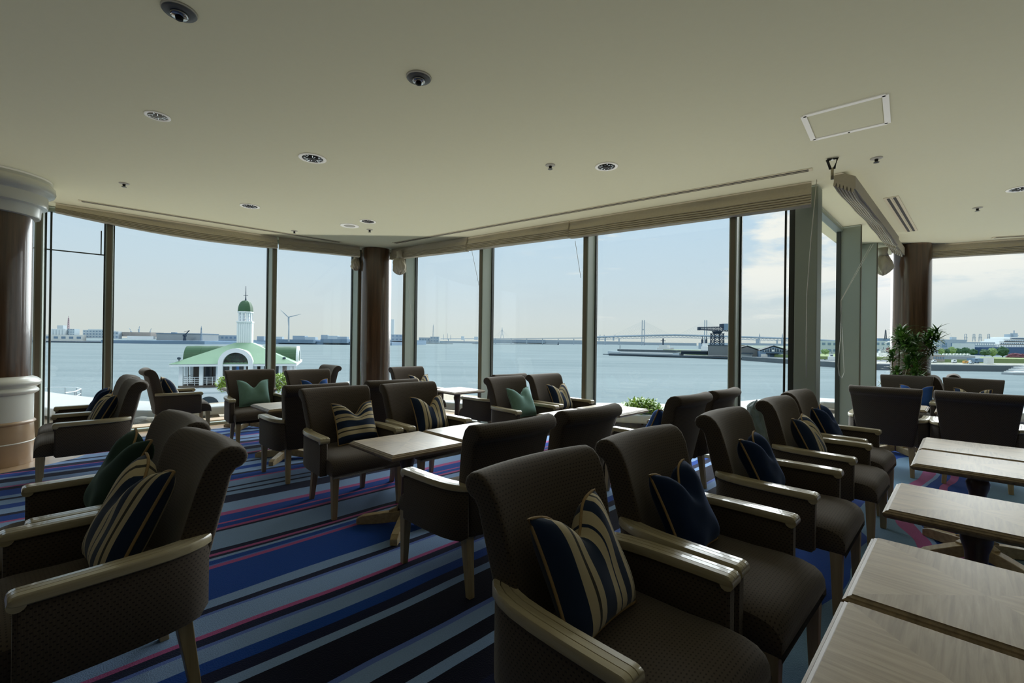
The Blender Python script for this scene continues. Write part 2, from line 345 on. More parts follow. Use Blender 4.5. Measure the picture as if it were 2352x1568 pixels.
# ---------------------------------------------------------------- chair prototype
def arm_path():
    return [(-.288, .238), (-.262, .262), (-.222, .281), (-.17, .293), (-.10, .300), (0, .304), (.10, .305), (.172, .305)]
def make_chair():
    root = empty('armchair')
    # backrest : side profile lofted across the width
    prof = [(-.175, .30), (-.195, .42), (-.222, .55), (-.25, .67), (-.272, .76), (-.293, .825), (-.316, .866), (-.345, .890), (-.376, .898), (-.405, .892), (-.427, .876), (-.437, .853), (-.432, .83), (-.416, .815), (-.396, .808), (-.382, .785), (-.366, .70), (-.34, .57), (-.312, .43), (-.288, .30)]
    rings = []; N = 17
    for i in range(N):
        t = -1 + 2*i/(N-1); t = math.copysign(abs(t)**.85, t)
        rings.append([(x - .035*(1-t*t) + .012, t*(.222 + (z-.30)*.122), z) for x, z in prof])
    MB().loft(rings).build('backrest', 'fabric', root, smooth='all', bevel=.014, seg=3, boxuv=True, ang=60)
    # seat
    bm = MB(); rr = []
    xs = [-.24, -.1, .05, .16, .225, .262, .285, .297, .300]
    drop = [0, 0, 0, .0, .004, .014, .032, .055, .085]
    for x, dz in zip(xs, drop):
        ring = []; top = .432; hw = .292 if x > .1 else .276
        for y in (-1, -.97, -.85, -.5, 0, .5, .85, .97, 1):
            z = top + .018*(1-y*y)*(1-max(0, x-.1)) - dz
            if abs(y) == 1: z -= .045
            elif abs(y) > .9: z -= .013
            ring.append((x, y*hw, z))
        ring += [(x, hw*.995, .33), (x, hw*.97, .312), (x, -hw*.97, .312), (x, -hw*.995, .33)]
        rr.append(ring)
    bm.loft(rr); bm.build('seat', 'fabric', root, smooth=True, boxuv=True)
    for s in (1, -1):
        P = arm_path(); rings = []; caps = []
        def frame(i):
            a, b = Vector(P[max(i-1, 0)]), Vector(P[min(i+1, len(P)-1)]); d = (b-a).normalized(); return d, Vector((-d.y, d.x))
        for i, (x, y) in enumerate(P):
            d, n = frame(i); w = .028
            zb = .30 + .02*(1 if i == 0 else 0)
            rings.append([(x+n.x*k*w, s*(y+n.y*k*w), z) for k, z in ((-1, zb+.01), (-.8, zb), (.8, zb), (1, zb+.01), (1, .53), (.7, .552), (-.7, .552), (-1, .53))])
        x, y = P[-1]
        for k in (.6, .9): rings.append([(x + .012*k, s*(y + q*.028*(1.05-k*.45)), z) for q, z in ((-1, .32), (-.8, .31), (.8, .31), (1, .32), (1, .52), (.7, .55), (-.7, .55), (-1, .52))])
        a = MB().loft(rings).build('arm', 'fabric', root, smooth=True, bevel=0, boxuv=True)
        # wooden cap with two grooves and rounded nose
        sec = [(-1, -.012), (-.86, -.017), (.86, -.017), (1, -.012), (1, .010), (.88, .017), (.36, .018), (.32, .012), (.28, .018), (-.28, .018), (-.32, .012), (-.36, .018), (-.88, .017), (-1, .010)]
        st = [(*P[i], *frame(i), 1.0) for i in range(len(P))]
        d, n = frame(len(P)-1)
        for u in (.2, .55, .8, .95, 1.0):
            st.append((P[-1][0] + .022*u, P[-1][1], d, n, math.sqrt(max(.02, 1-u*u))))
        for (x, y, d, n, k) in st:
            w = .036; zc = .567
            caps.append([(x+n.x*q*w, s*(y+n.y*q*w), zc + z*(k if z < 0 else .25+.75*k)) for q, z in sec])
        cap = MB().loft(caps).build('armrest_cap', 'cap', a, smooth=True)
        cap['label'] = 'pale varnished wooden armrest cap with two grooves'
        nose = MB().tube([(P[-1][0]+.004, s*(P[-1][1]-.035), .558), (P[-1][0]+.004, s*(P[-1][1]+.035), .558)], .021, 14).build('armrest_nose', 'cap', a, smooth=True)
    for sx in (1, -1):
        for sy in (1, -1):
            if sx > 0: tx, ty, bx, by = .262, .258*sy, .268, .262*sy
            else: tx, ty, bx, by = -.235, .205*sy, -.283, .218*sy
            rg = []
            for (x, y, z, h) in ((bx, by, 0, .0165), (tx*.5+bx*.5, ty*.5+by*.5, .16, .021), (tx, ty, .318, .026)):
                rg.append([(x+a*h, y+b*h, z) for a, b in ((-1, -1), (1, -1), (1, 1), (-1, 1))])
            MB().loft(rg).build('leg', 'leg', root, bevel=.003)
    return root
def make_cushion(mat, S=.355, T=.07, dent=.10, seed=0):
    r = random.Random(seed); N = 22; mb = MB(); half = S/2
    def outline(a, b):
        x = a*half*(1-.07*(1-b*b)); z = b*half*(1-.07*(1-a*a))
        dd = dent*math.exp(-(a/.38)**2)*max(0, (b+.3)/1.3)**1.6
        return x, z - dd
    for side in (1, -1):
        vs = []; uv = []; fs = []
        for j in range(N+1):
            for i in range(N+1):
                a, b = -1+2*i/N, -1+2*j/N; x, z = outline(a, b)
                th = T*((1-a**4)*(1-b**4))**.55*(1-.45*math.exp(-(a/.22)**2)*max(0, b)**1.2)
                th *= 1 + .08*math.sin(5*a+seed)*math.sin(4*b+seed*2)
                vs.append((x, side*th, z)); uv.append(((a+1)/2, (b+1)/2))
        for j in range(N):
            for i in range(N):
                q = j*(N+1)+i; f = (q, q+1, q+N+2, q+N+1); fs.append(f if side < 0 else f[::-1])
        mb.add(vs, fs, uv)
    o = mb.build('cushion', mat, smooth='all')
    edge = []
    for k in range(17): edge.append((-1+2*k/16, -1))
    for k in range(1, 17): edge.append((1, -1+2*k/16))
    for k in range(1, 33): edge.append((1-2*k/32, 1))
    for k in range(1, 17): edge.append((-1, 1-2*k/16))
    pts = [(outline(a, b)[0], 0, outline(a, b)[1]) for a, b in edge]
    p = MB().tube(pts, .0055, 6).build('piping', 'rope' if mat != 'green' else 'green', o, smooth='all')
    if mat != 'green': p['label'] = 'twisted tan rope piping'
    return o
chair0 = make_chair()
used = [False]
cush0 = {}
V45 = Vector((.7071, -.7071, 0)); U45 = Vector((.7071, .7071, 0))
def chair(x, y, deg, label, group):
    if not used[0]: o = chair0; o.location = (x, y, 0); o.rotation_euler = (0, 0, R(deg)); used[0] = True
    else: o = copy_tree(chair0, (x, y, 0), R(deg))
    return tag(o, label, 'armchair', group)
def cushion(ch, mat, label, dy=0, yaw=0, tilt=26, x0=-.06, group='scatter cushions on the armchairs', seed=None, S=.355):
    key = (mat, S)
    if key not in cush0: cush0[key] = make_cushion(mat, S, seed=len(cush0)); o = cush0[key]
    else:
        src = cush0[key]; o = src.copy(); C.objects.link(o)
        for ch2 in src.children: c = ch2.copy(); C.objects.link(c); c.parent = o
    # local: x right-left across the chair, y = thickness, z = up ; lean back against the backrest
    A = Matrix.Translation(ch.location) @ Matrix.Rotation(ch.rotation_euler.z, 4, 'Z')
    Lm = Matrix.Translation((x0, dy, .452)) @ Matrix.Rotation(R(yaw), 4, 'Z') @ Matrix.Rotation(R(-tilt), 4, 'Y') @ Matrix.Translation((0, 0, S/2)) @ Matrix.Rotation(R(90), 4, 'Z')
    o.matrix_world = A @ Lm
    return tag(o, label, 'cushion', group)
g_r, g_m, g_w, g_l, g_b = 'armchairs in the row facing the right-hand tables', 'armchairs round the middle pair of tables', 'armchairs by the windows', 'armchairs facing left', 'armchairs round the far right tables'
A1 = chair(.358, 1.339, -45, 'nearest dark armchair holding an upright-striped cushion with tan rope', g_r)
A2 = chair(.86, 1.838, -46, 'armchair touching the nearest one, holding a navy velvet cushion', g_r)
A3 = chair(1.577, 2.553, -45, 'lone armchair with navy cushion facing the single table', g_r)
A4 = chair(2.32, 3.278, -46, 'armchair with a striped cushion second from the far end of its row', g_r)
A5 = chair(2.859, 3.867, -47, 'farthest armchair of the row, holding a navy cushion beside the corner post', g_r)
C1 = chair(-1.27, 3.659, -46, 'armchair with a level-striped cushion at the middle table', g_m)
C2 = chair(-.746, 4.155, -45.5, 'armchair with a blue and cream upright-striped cushion, its arm against its neighbour', g_m)
C12 = chair(-.242, 2.66, 135, 'armchair seen from behind, side on to the middle table, right of the carpet aisle', g_m)
C13 = chair(.252, 3.157, 134, 'armchair seen from behind between the aisle chair and the windows', g_m)
C3 = chair(-1.50, 5.0, 134, 'armchair seen from behind whose top shows over the middle chairs, before the column', g_m)
C4 = chair(-2.046, 4.44, 134.3, 'armchair seen from behind facing the chair with the sage cushion', g_m)
C5 = chair(-3.2, 5.70, -47, 'armchair with a sage green cushion before the harbour terminal view', g_w)
C6 = chair(-2.52, 5.91, -45, 'armchair with a bright blue cushion left of the middle column', g_w)
C7 = chair(-3.2, 7.1, -135, 'armchair close to the window seen edge on behind the blue cushion chair', g_w)
C8 = chair(-1.407, 6.912, -45, 'armchair with striped cushion right in front of the middle column', g_w)
C9 = chair(-.286, 6.086, 135, 'armchair seen from behind facing the small table by the window', g_w)
C10 = chair(.175, 5.105, -46, 'armchair with pale sage cushion before the centre windows', g_w)
C11 = chair(.678, 5.659, -45.7, 'armchair with small striped cushion nearest the centre glass', g_w)
C14 = chair(1.235, 4.003, 133, 'armchair seen from behind with a blue cushion edge showing at its left', g_w)
C15 = chair(1.72, 4.47, 135, 'armchair seen from behind just before the window, behind its twin', g_w)
L1 = chair(-1.50, 1.60, -130, 'nearest left armchair with a striped cushion, cut by the picture edge', g_l)
L2 = chair(-1.97, 2.10, -132, 'armchair with dark green cushion just beyond the nearest left one', g_l)
L3 = chair(-3.86, 4.08, -134, 'armchair with a dark striped cushion near the marble-footed pillar', g_l)
L4 = chair(-4.30, 4.53, -135, 'armchair with navy cushion half hidden behind the one near the pillar', g_l)
L5 = chair(-4.52, 6.21, 43, 'armchair turned away toward the terminal, striped cushion on its seat', g_w)
B1 = chair(4.067, 4.884, 45, 'armchair seen squarely from behind beside the white mullions', g_b)
B2 = chair(4.527, 4.406, 45, 'armchair seen squarely from behind at the right edge', g_b)
B3 = chair(5.471, 6.314, -135, 'armchair facing the viewer in front of the palm', g_b)
B4 = chair(5.925, 5.814, -135, 'armchair facing the viewer with a striped cushion, far right', g_b)
B5 = chair(6.42, 6.36, -45, 'armchair seen edge on beyond the far right pair, the nearer one', g_b)
B6 = chair(7.16, 6.80, -45, 'armchair seen edge on beyond the far right pair, the farther one', g_b)
cushion(A1, 'strv', 'navy and cream upright-striped cushion with rope piping on the nearest armchair', -.03, 4, x0=-.055, S=.37)
cushion(A2, 'navy', 'navy velvet cushion on the second armchair of the near row', -.03, 4)
cushion(A3, 'navy', 'navy velvet cushion on the lone armchair facing one table', -.03, 5)
cushion(A4, 'strv', 'striped cushion on the fourth armchair of the right row', 0, 3)
cushion(A5, 'navy', 'navy cushion on the farthest armchair of the right row', 0, 3)
cushion(C1, 'strh', 'cushion with level navy and cream stripes', .08, 0)
cushion(C2, 'strv', 'blue and cream upright-striped cushion on the middle armchair', .10, 0)
cushion(C5, 'green', 'sage green velvet cushion on the armchair before the terminal', .0, 0)
cushion(C6, 'blue', 'bright blue velvet cushion showing two corners over a chair back', .03, 0)
cushion(C8, 'strv', 'striped cushion before the middle wooden column', .12, 0)
cushion(C10, 'green', 'pale sage cushion before the centre windows', .06, 0)
cushion(C11, 'strv', 'small striped cushion on the armchair nearest the centre glass', .06, 0)
cushion(C14, 'blue', 'blue cushion edge peeping out beside a chair back', .08, 0)
cushion(L1, 'strv', 'dark striped cushion on the nearest left armchair', .0, 0, S=.41, x0=-.03)
cushion(L2, 'dgreen', 'dark bottle green cushion on the second left armchair', .0, 0, S=.41, x0=-.03)
cushion(L3, 'strv', 'striped cushion in shadow on the armchair near the pillar', .0, 0)
cushion(L4, 'navy', 'dark navy cushion on the armchair behind the one near the pillar', .0, 0)
cushion(L5, 'strv', 'striped cushion on the chair turned toward the terminal', -.02, 0)
cushion(B3, 'blue', 'blue cushion with pale piping on the chair in front of the palm', .12, 0)
cushion(B4, 'strv', 'striped cushion peeping over a chair back at far right', .0, 0)
# ---------------------------------------------------------------- tables
def make_table():
    root = empty('side_table'); s = .296
    prof = [(0, 0.0), (.006, .004), (.010, .012), (.016, .015), (.022, .021), (.024, .024)]   # inset from top edge outward
    rg = []
    for z, k in ((.545, s-.012), (.552, s-.004), (.560, s), (.568, s), (.573, s-.008), (.577, s-.010), (.580, s-.018), (.583, s-.022)):
        rg.append([(a*k, b*k, z) for a, b in ((-1, -1), (1, -1), (1, 1), (-1, 1))])
    e = MB().loft(rg).build('edge_moulding', 'edge', root)  # same wood as the top, darkened to stand for shade on the sides
    k = s-.021
    MB().loft([[(a*k, b*k, z) for a, b in ((-1, -1), (1, -1), (1, 1), (-1, 1))] for z in (.5825, .5845)]).build('tabletop', 'top', root)
    MB().lathe([(.075, .535), (.075, .545)], n=20).build('mounting_plate', 'dark', root)
    MB().lathe([(.05, .03), (.052, .10), (.045, .12), (.05, .14), (.042, .16), (.038, .24), (.036, .34), (.040, .40), (.052, .44), (.055, .47), (.048, .49), (.052, .50), (.042, .515), (.05, .537)], n=24).build('pedestal', 'ped', root, smooth=True)
    for q in range(4):
        a = R(45+90*q); T = Matrix.Rotation(a, 4, 'Z')
        MB().loft([[(x, y*w, z) for y, z in ((-1, z0), (1, z0), (1, z1), (-1, z1))] for x, w, z0, z1 in ((.03, .030, .03, .10), (.16, .028, .012, .085), (.31, .026, .0, .06), (.35, .024, .0, .04))], T=T).build('foot', 'foot', root, bevel=.004)
        MB().loft([[(x, y*.018, z) for y, z in ((-1, z0), (1, z0), (1, z1), (-1, z1))] for x, z0, z1 in ((.04, .09, .165), (.075, .088, .12), (.12, .086, .10))], T=T).build('bracket', 'foot', root, bevel=.003)
    return root
table0 = make_table(); tused = [False]
def table(x, y, label, deg=45, group='square oak side tables'):
    if not tused[0]: o = table0; o.location = (x, y, 0); o.rotation_euler = (0, 0, R(deg)); tused[0] = True
    else: o = copy_tree(table0, (x, y, 0), R(deg))
    return tag(o, label, 'table', group)
table(.955, .885, 'nearest oak table at the bottom right corner')
table(1.385, 1.315, 'oak table touching the nearest one along a dark seam')
table(2.071, 2.01, 'single oak table standing apart between two table pairs')
table(2.90, 2.81, 'oak table nearer the viewer of the right-hand joined pair')
table(3.335, 3.245, 'oak table farther from the viewer of the right-hand joined pair')
table(-.735, 3.225, 'middle oak table showing its starburst veneer beside the level-striped cushion')
table(-.30, 3.66, 'oak table joined to the middle one, half hidden by a chair back')
table(-2.46, 5.0, 'oak table between the sage cushion chair and a chair back')
table(-2.02, 5.44, 'oak table hidden between the blue cushion chair and chair backs')
table(.67, 4.59, 'oak table before the pale sage cushion chair')
table(1.11, 5.025, 'oak table whose corner stands against the round bush outside')
table(-.81, 6.80, 'small looking oak table alone against the window by the column')
table(-3.86, 6.66, 'oak table by the bowed window between two turned chairs')
table(4.76, 5.60, 'far right oak table between the chair by the mullions and the palm')
table(5.21, 5.13, 'far right oak table with a seam beside its twin')
def blind(p0, p1, drop0, drop1, label, inn, folds=5, deep=.10, bow=0.02, slack=0.0, seed=0, recede=False):
    r = random.Random(seed); p0, p1 = Vector(p0), Vector(p1); d = (p1-p0).normalized(); n = Vector((-d.y, d.x))
    if n.dot(Vector(inn) - p0) < 0: n = -n       # n points into the room
    N = 40; rings = []
    for i in range(N+1):
        t = i/N; base = p0 + (p1-p0)*t; drop = drop0 + (drop1-drop0)*t + slack*math.sin(math.pi*t)
        w = .006*math.sin(9*t+seed) + .004*math.sin(23*t+seed*3)
        prof = [(-.02, 0), (.018, 0), (.026, -.03), (.022+w, -drop*.28), (.035+w*1.5, -drop*.45), (.046+w, -drop*.60)]
        if recede:
            prof = [(-.02, 0), (.03, 0), (.042, -.03), (.040+w, -drop*.30), (.046+w, -drop*.52)]
            for k in range(folds):
                a = .045 - deep*k/folds + w; z = -drop*(.56 + .44*k/(folds-1)); q = deep/folds
                prof += [(a, z), (a-q*.35, z-.006), (a-q*.62, z), (a-q*.72, z+.022), (a-q*.86, z+.022)]
            prof += [(.04-deep, -drop*.9), (.04-deep, -drop*.3)]
        else:
            prof = [(-.02, 0), (.018, 0), (.028, -.03), (.024+w, -drop*.22), (.034+w*1.5, -drop*.40), (.040+w, -drop*.46)]
            for k in range(folds):
                z = -drop*(.48 + .52*k/folds); zz = -drop*(.48+.52*(k+.82)/folds); o = .050 + .003*k + w*(1+.3*k)
                prof += [(o-.010, z), (o+.001, z-.005), (o+.005, (z+zz)/2), (o+.003, zz), (o-.010, zz-.001)]
            prof += [(.01, -drop), (-.035, -drop*.985), (-.04, -drop*.6)]
        rings.append([(base.x+n.x*a, base.y+n.y*a, H-.002+z) for a, z in prof])
    o = MB().loft(rings).build('roman_blind', 'blind', smooth=True)
    return tag(o, label, 'blind', 'linen roman blinds along the ceiling')
def pt(px, py): p = onz(px, py, H); return (p.x, p.y)
IN = (0, 2)
blind(pt(128, 466), pt(636, 544), .12, .19, 'long drawn-up linen blind over the left bowed window', IN, slack=.06, seed=1)
bl2 = blind(pt(641, 545), pt(826, 567), .19, .18, 'short drawn-up linen blind left of the middle column', IN, seed=2)
b3 = blind(pt(901, 573), pt(1074, 545), .19, .22, 'short drawn-up linen blind right of the middle column', IN, seed=3)
b4 = blind(pt(1077, 545), pt(1308, 507), .21, .23, 'drawn-up linen blind over the centre window, sagging at one end', IN, seed=4)
b5 = blind(pt(1311, 507), pt(1864, 417), .24, .25, 'widest drawn-up linen blind running to the corner post', IN, seed=5)
b6 = blind(pt(1926, 397), pt(2038, 537), .20, .20, 'steep foreshortened linen blind right of the corner post', IN, folds=6, deep=.17, seed=6, recede=True)
blind(pt(2040, 540), pt(2061, 566), .20, .20, 'short end piece of linen blind left of the palm column', IN, folds=6, deep=.15, seed=7, recede=True)
blind(pt(2140, 562), (10.3, 5.1), .22, .24, 'drawn-up linen blind over the far right window', IN, seed=8)
def bunch(c, s, label, seed):
    r = random.Random(seed); rings = []; N, K = 22, 40
    for j in range(N+1):
        v = j/N; ph = v*math.pi; rad = s*(math.sin(ph)**.6)*(.62+.38*v) + .004
        ring = []
        for k in range(K):
            a = 2*math.pi*k/K
            f = 1 + .13*math.sin(5*a + 4*v + seed) + .09*math.sin(9*a - 7*v + seed*2) + .06*math.sin(16*a + 9*v)
            ring.append((c[0]+rad*f*math.cos(a), c[1]+rad*f*math.sin(a), c[2] + s*1.25*(1-2*v) + .02*math.sin(7*a+seed)))
        rings.append(ring)
    mb = MB().loft(rings)
    mb.lathe([(s*.55, s*.95), (s*.42, s*1.3), (s*.5, s*1.9)], c, 20)
    o = mb.build('blind_bunch', 'blind', smooth='all'); return tag(o, label, 'gathered blind', 'gathered blind ends beside the columns')
p = at(817, 606, 8.15); bunch(p, .085, 'gathered end of blind hanging left of the middle column', 1)
p = at(918, 609, 7.95); bunch(p, .125, 'gathered end of blind hanging right of the middle column', 2)
p = at(2028, 606, 7.25); bunch(p, .135, 'gathered end of blind hanging left of the palm column', 3)
def cord(pts, label, r=.003, par=None):
    o = MB().tube(pts, r, 6).build('pull_cord', 'cord', par, smooth='all'); o['label'] = label; return o
def onfin(g, px, py, off=.16):
    d, n = outn(g); q = at(px, 784, 1.0); k = q.x/q.y; a = g[0] - n*off; dd = g[1]-g[0]
    t = (k*a.y - a.x)/(dd.x - k*dd.y); return at(px, py, a.y + dd.y*t)
cord([onfin(G2, 931, 585, .3), onfin(G2, 943, 712, .2), onfin(G2, 945, 716, .2), onfin(G2, 943, 860, .2)], 'thin cord tied to the mullion right of the middle column', par=b3)
cord([onfin(G2, 1083, 572, .3), onfin(G2, 1100, 655, .25)], 'slanting cord under the gap between the two centre blinds', par=b4)
cord([onfin(G2, 1321, 553, .3), onfin(G2, 1334, 638, .25)], 'slanting cord under the left end of the widest blind', par=b5)
cord([at(1876, 412, 4.45), at(1862, 560, 4.5), at(1853, 684, 4.52), at(1852, 780, 4.52), at(1852, 866, 4.52)], 'white cord hanging down the corner post', .004, par=b5)
cord([onfin(G3, 2000, 562, .35), onfin(G3, 1931, 690, .30), onfin(G3, 1932, 760, .30), onfin(G3, 1925, 840, .30), onfin(G3, 1928, 862, .30), onfin(G3, 1934, 868, .30), onfin(G3, 1939, 855, .30), onfin(G3, 1936, 780, .30), onfin(G3, 1932, 690, .30), onfin(G3, 2006, 560, .35)], 'looped cord hanging on the narrow window wall', par=b6)
e = empty('pull_handle'); tag(e, 'black triangular pull handle on a beige rod by the corner blind', 'handle')
p = onz(1912, 362, H); hx = Vector((p.x, p.y, H)); dz = .33
rt = Vector((.82, -.57, 0))
tri = [hx + rt*a + Vector((0, 0, z)) for a, z in ((-.038, -.012), (.038, -.012), (.014, -.095), (-.014, -.095))]
MB().tube(tri + [tri[0]], .011, 8).build('grip', 'black', e, smooth='all')
MB().tube([hx + Vector((0, 0, -.09)), hx + Vector((0, 0, -.19))], .012, 8).build('rod', 'cap', e, smooth='all')
MB().lathe([(.01, 0), (.01, .02)], (hx.x, hx.y, H-.021), 10).build('hook', 'metal', e)
def downlight(px, py, d, label, inner='metal'):
    p = onz(px, py, H); e = empty('downlight', (p.x, p.y, H)); tag(e, label, 'downlight', 'recessed downlights'); r = d/2
    MB().lathe([(r*.86, .0), (r*1.05, -.001), (r*1.05, -.005), (r*.92, -.010), (r*.80, -.006), (r*.78, .0)], n=36).build('trim_ring', 'fixw', e, smooth='all')
    prof = [(r*.81, -.004), (r*.70, -.0035), (r*.42, -.003), (.001, -.0025)]
    MB().lathe(prof, n=36).build('recess_disc', 'dark' if inner == 'metal' else inner, e, smooth='all')  # flat disc; the dark one has the shade of a recess as its colour
    q = random.Random(px)
    for k in range(15):
        a = 2*math.pi*k/15 + q.uniform(-.1, .1); h = q.uniform(.12, .42)*r; rr_ = r*q.uniform(.45, .78) - h*.3
        MB().box((math.cos(a)*rr_, math.sin(a)*rr_, -.006), (h, r*q.uniform(.03, .10), .004), a).build('painted_glint', 'metal', e)  # metal slivers placed to imitate glints inside the fitting
downlight(718, 363, .225, 'largest recessed downlight over the middle of the lounge')
downlight(574, 473, .21, 'recessed downlight toward the bowed window')
downlight(845, 508, .21, 'recessed downlight nearest the middle column')
downlight(1393, 382, .20, 'recessed downlight over the centre windows')
downlight(2345, 433, .21, 'recessed downlight cut by the right picture edge')
downlight(362, 266, .155, 'small recessed spotlight with white rim in the upper left ceiling', 'fixg')
def detector(px, py, d, label):
    p = onz(px, py, H); e = empty('smoke_detector', (p.x, p.y, H)); tag(e, label, 'smoke detector', 'ceiling detectors'); r = d/2
    MB().lathe([(r, 0), (r, -.006), (r*.92, -.014), (r*.6, -.018), (.001, -.018)], n=32).build('base', 'fixg', e, smooth='all')
    MB().lathe([(r*.52, -.017), (r*.5, -.03), (r*.40, -.034), (.001, -.034)], n=24).build('sensor', 'metal', e, smooth='all')
    MB().lathe([(r*.24, -.033), (r*.2, -.048), (.001, -.05)], n=16).build('tip', 'dark', e, smooth='all')
detector(412, 24, .155, 'domed detector at the top left of the ceiling')
detector(962, 177, .155, 'round metal detector in the upper middle of the ceiling')
def sprinkler(px, py, label):
    p = onz(px, py, H); e = empty('sprinkler', (p.x, p.y, H)); tag(e, label, 'sprinkler', 'ceiling sprinklers')
    MB().lathe([(.045, 0), (.045, -.004), (.03, -.010), (.001, -.010)], n=24).build('escutcheon', 'fixg', e, smooth='all')
    mb = MB().lathe([(.014, -.009), (.012, -.03), (.001, -.03)], n=12)
    mb.build('nozzle', 'dark', e, smooth='all'); MB().lathe([(.022, -.036), (.022, -.039), (.001, -.039)], n=16).build('deflector', 'fixg', e)
    MB().bar((.013, 0, -.01), (.010, 0, -.038), .005).build('frame', 'dark', e)
sprinkler(285, 421, 'sprinkler head at the left above the long blind')
sprinkler(1264, 379, 'sprinkler head beside the centre downlight')
sprinkler(849, 527, 'sprinkler head right above the middle column')
sprinkler(676, 530, 'tiny sprinkler head between slot vent and left blinds')
sprinkler(2013, 363, 'sprinkler head right of the black pull handle')
sprinkler(2245, 477, 'sprinkler head at the far right of the ceiling')
p = onz(803, 518, H); e = empty('ceiling_speaker', (p.x, p.y, H)); tag(e, 'round flush loudspeaker with grey grille left of the column downlight', 'speaker')
MB().lathe([(.13, 0), (.13, -.005), (.115, -.010), (.1, -.006)], n=36).build('rim', 'fixw', e, smooth='all')
MB().lathe([(.1, -.005), (.06, -.007), (.001, -.008)], n=30).build('grille', 'fixg', e, smooth='all')
def slotvent(a, b, w, label, nslot=2):
    a, b = Vector(a), Vector(b); d = (b-a); L = d.length; rz = math.atan2(d.y, d.x); c = (a+b)/2
    e = empty('slot_vent', (c.x, c.y, H), rz); tag(e, label, 'air vent', 'slot vents in the ceiling')
    MB().box((0, 0, -.003), (L, w, .006)).build('frame', 'slot', e, bevel=.001)
    for k in range(nslot):
        y = (k-(nslot-1)/2)*w*.42; MB().box((0, y, -.0075), (L-.06, w*.19, .003)).build('slot', 'dark', e)
    MB().box((0, 0, -.008), (L-.05, w*.06, .004)).build('vane', 'slot', e)
slotvent(pt(180, 460), pt(784, 556), .085, 'long slot vent in front of the left blinds')
slotvent(pt(905, 558), pt(1866, 388), .085, 'longest slot vent in front of the centre blinds')
slotvent(pt(2046, 452), pt(2094, 531), .13, 'short double slot vent with white bars at the right', 2)
slotvent(pt(2280, 545), pt(2440, 536), .08, 'slot vent by the far right blind')
q = [onz(*p, H) for p in ((1845, 266), (2034, 216), (2039, 281), (1868, 320))]
e = empty('access_hatch'); tag(e, 'rectangular access hatch with white metal frame in the ceiling', 'hatch')
c = sum(q, Vector())/4
for i in range(4):
    a, b = q[i], q[(i+1) % 4]; dn = Vector((0, 0, -.004)); inn = (c - (a+b)/2).normalized()
    MB().bar(a + dn, b + dn, .035, .008).build('frame_bar', 'fixw', e)
mid = [c + (v-c)*.9 for v in q]
MB().prism([(v.x, v.y) for v in mid], H-.003, H-.001).build('panel', 'ceil', e)
m = (q[2]+q[3])/2; MB().lathe([(.006, -.012), (.006, -.004)], (m.x, m.y, H), 10).build('latch', 'dark', e)
def blade(mb, base, d, L, w, droop, r):
    d = d.normalized(); side = d.cross(Vector((0, 0, 1)));
    side = side.normalized() if side.length > .05 else Vector((1, 0, 0))
    pts = []; pos = Vector(base); dv = d.copy(); n = 5
    for i in range(n+1):
        t = i/n; ww = w*(math.sin(math.pi*min(1, .18+t*.82))**.8)*(1-t*.5)
        pts.append((pos - side*ww/2, pos + side*ww/2 + Vector((0, 0, .002)))); pos = pos + dv*(L/n); dv = (dv + Vector((0, 0, -droop/n))).normalized()
    vs = [tuple(q) for p in pts for q in p]; mb.add(vs, [(2*i, 2*i+1, 2*i+3, 2*i+2) for i in range(n)])
e = empty('potted_palm', (5.90, 6.93, 0)); tag(e, 'tall leafy potted dracaena in front of the right wooden column', 'plant')
MB().lathe([(.13, 0), (.15, .02), (.19, .30), (.20, .36), (.185, .37), (.175, .33), (.001, .33)], n=32).build('pot', 'pot', e, smooth=True)
MB().lathe([(.174, .325), (.10, .335), (.001, .335)], n=24).build('soil', 'gravel', e)
heads = []
rr = random.Random(11)
for i, (hx, hy, hz) in enumerate([(x+.10, y-.02, z) for x, y, z in [(-.16, -.1, 1.52), (-.05, .0, 1.46), (.10, -.05, 1.40), (.20, -.16, 1.44), (-.20, .0, 1.18), (-.08, -.15, 1.10), (.02, -.1, 1.28), (-.22, -.12, .92), (.12, -.12, .86), (-.02, -.2, .95), (.16, .02, 1.18), (-.30, -.02, .70), (.26, -.2, 1.50), (-.12, -.18, 1.34), (.2, -.2, 1.30), (-.2, -.16, 1.40), (.02, -.18, 1.12)]]):
    st = [(hx*.12, hy*.12, .33), (hx*.45+rr.uniform(-.03, .03), hy*.45, .33+(hz-.33)*.5), (hx, hy, hz)]
    if i % 2 == 0: MB().tube(st, [.013, .011, .007], 7).build('stem', 'stem', e, smooth='all')
    mb = MB()
    for k in range(62):
        a = rr.uniform(0, 2*math.pi); el = rr.uniform(-.15, 1.1)
        d = Vector((math.cos(a)*math.cos(el), math.sin(a)*math.cos(el), math.sin(el)))
        blade(mb, (hx+rr.uniform(-.03, .03), hy+rr.uniform(-.03, .03), hz+rr.uniform(-.12, .06)), d, rr.uniform(.12, .22), rr.uniform(.026, .042), rr.uniform(.5, 1.3), rr)
    mb.build('leaf_cluster', 'leaf', e)
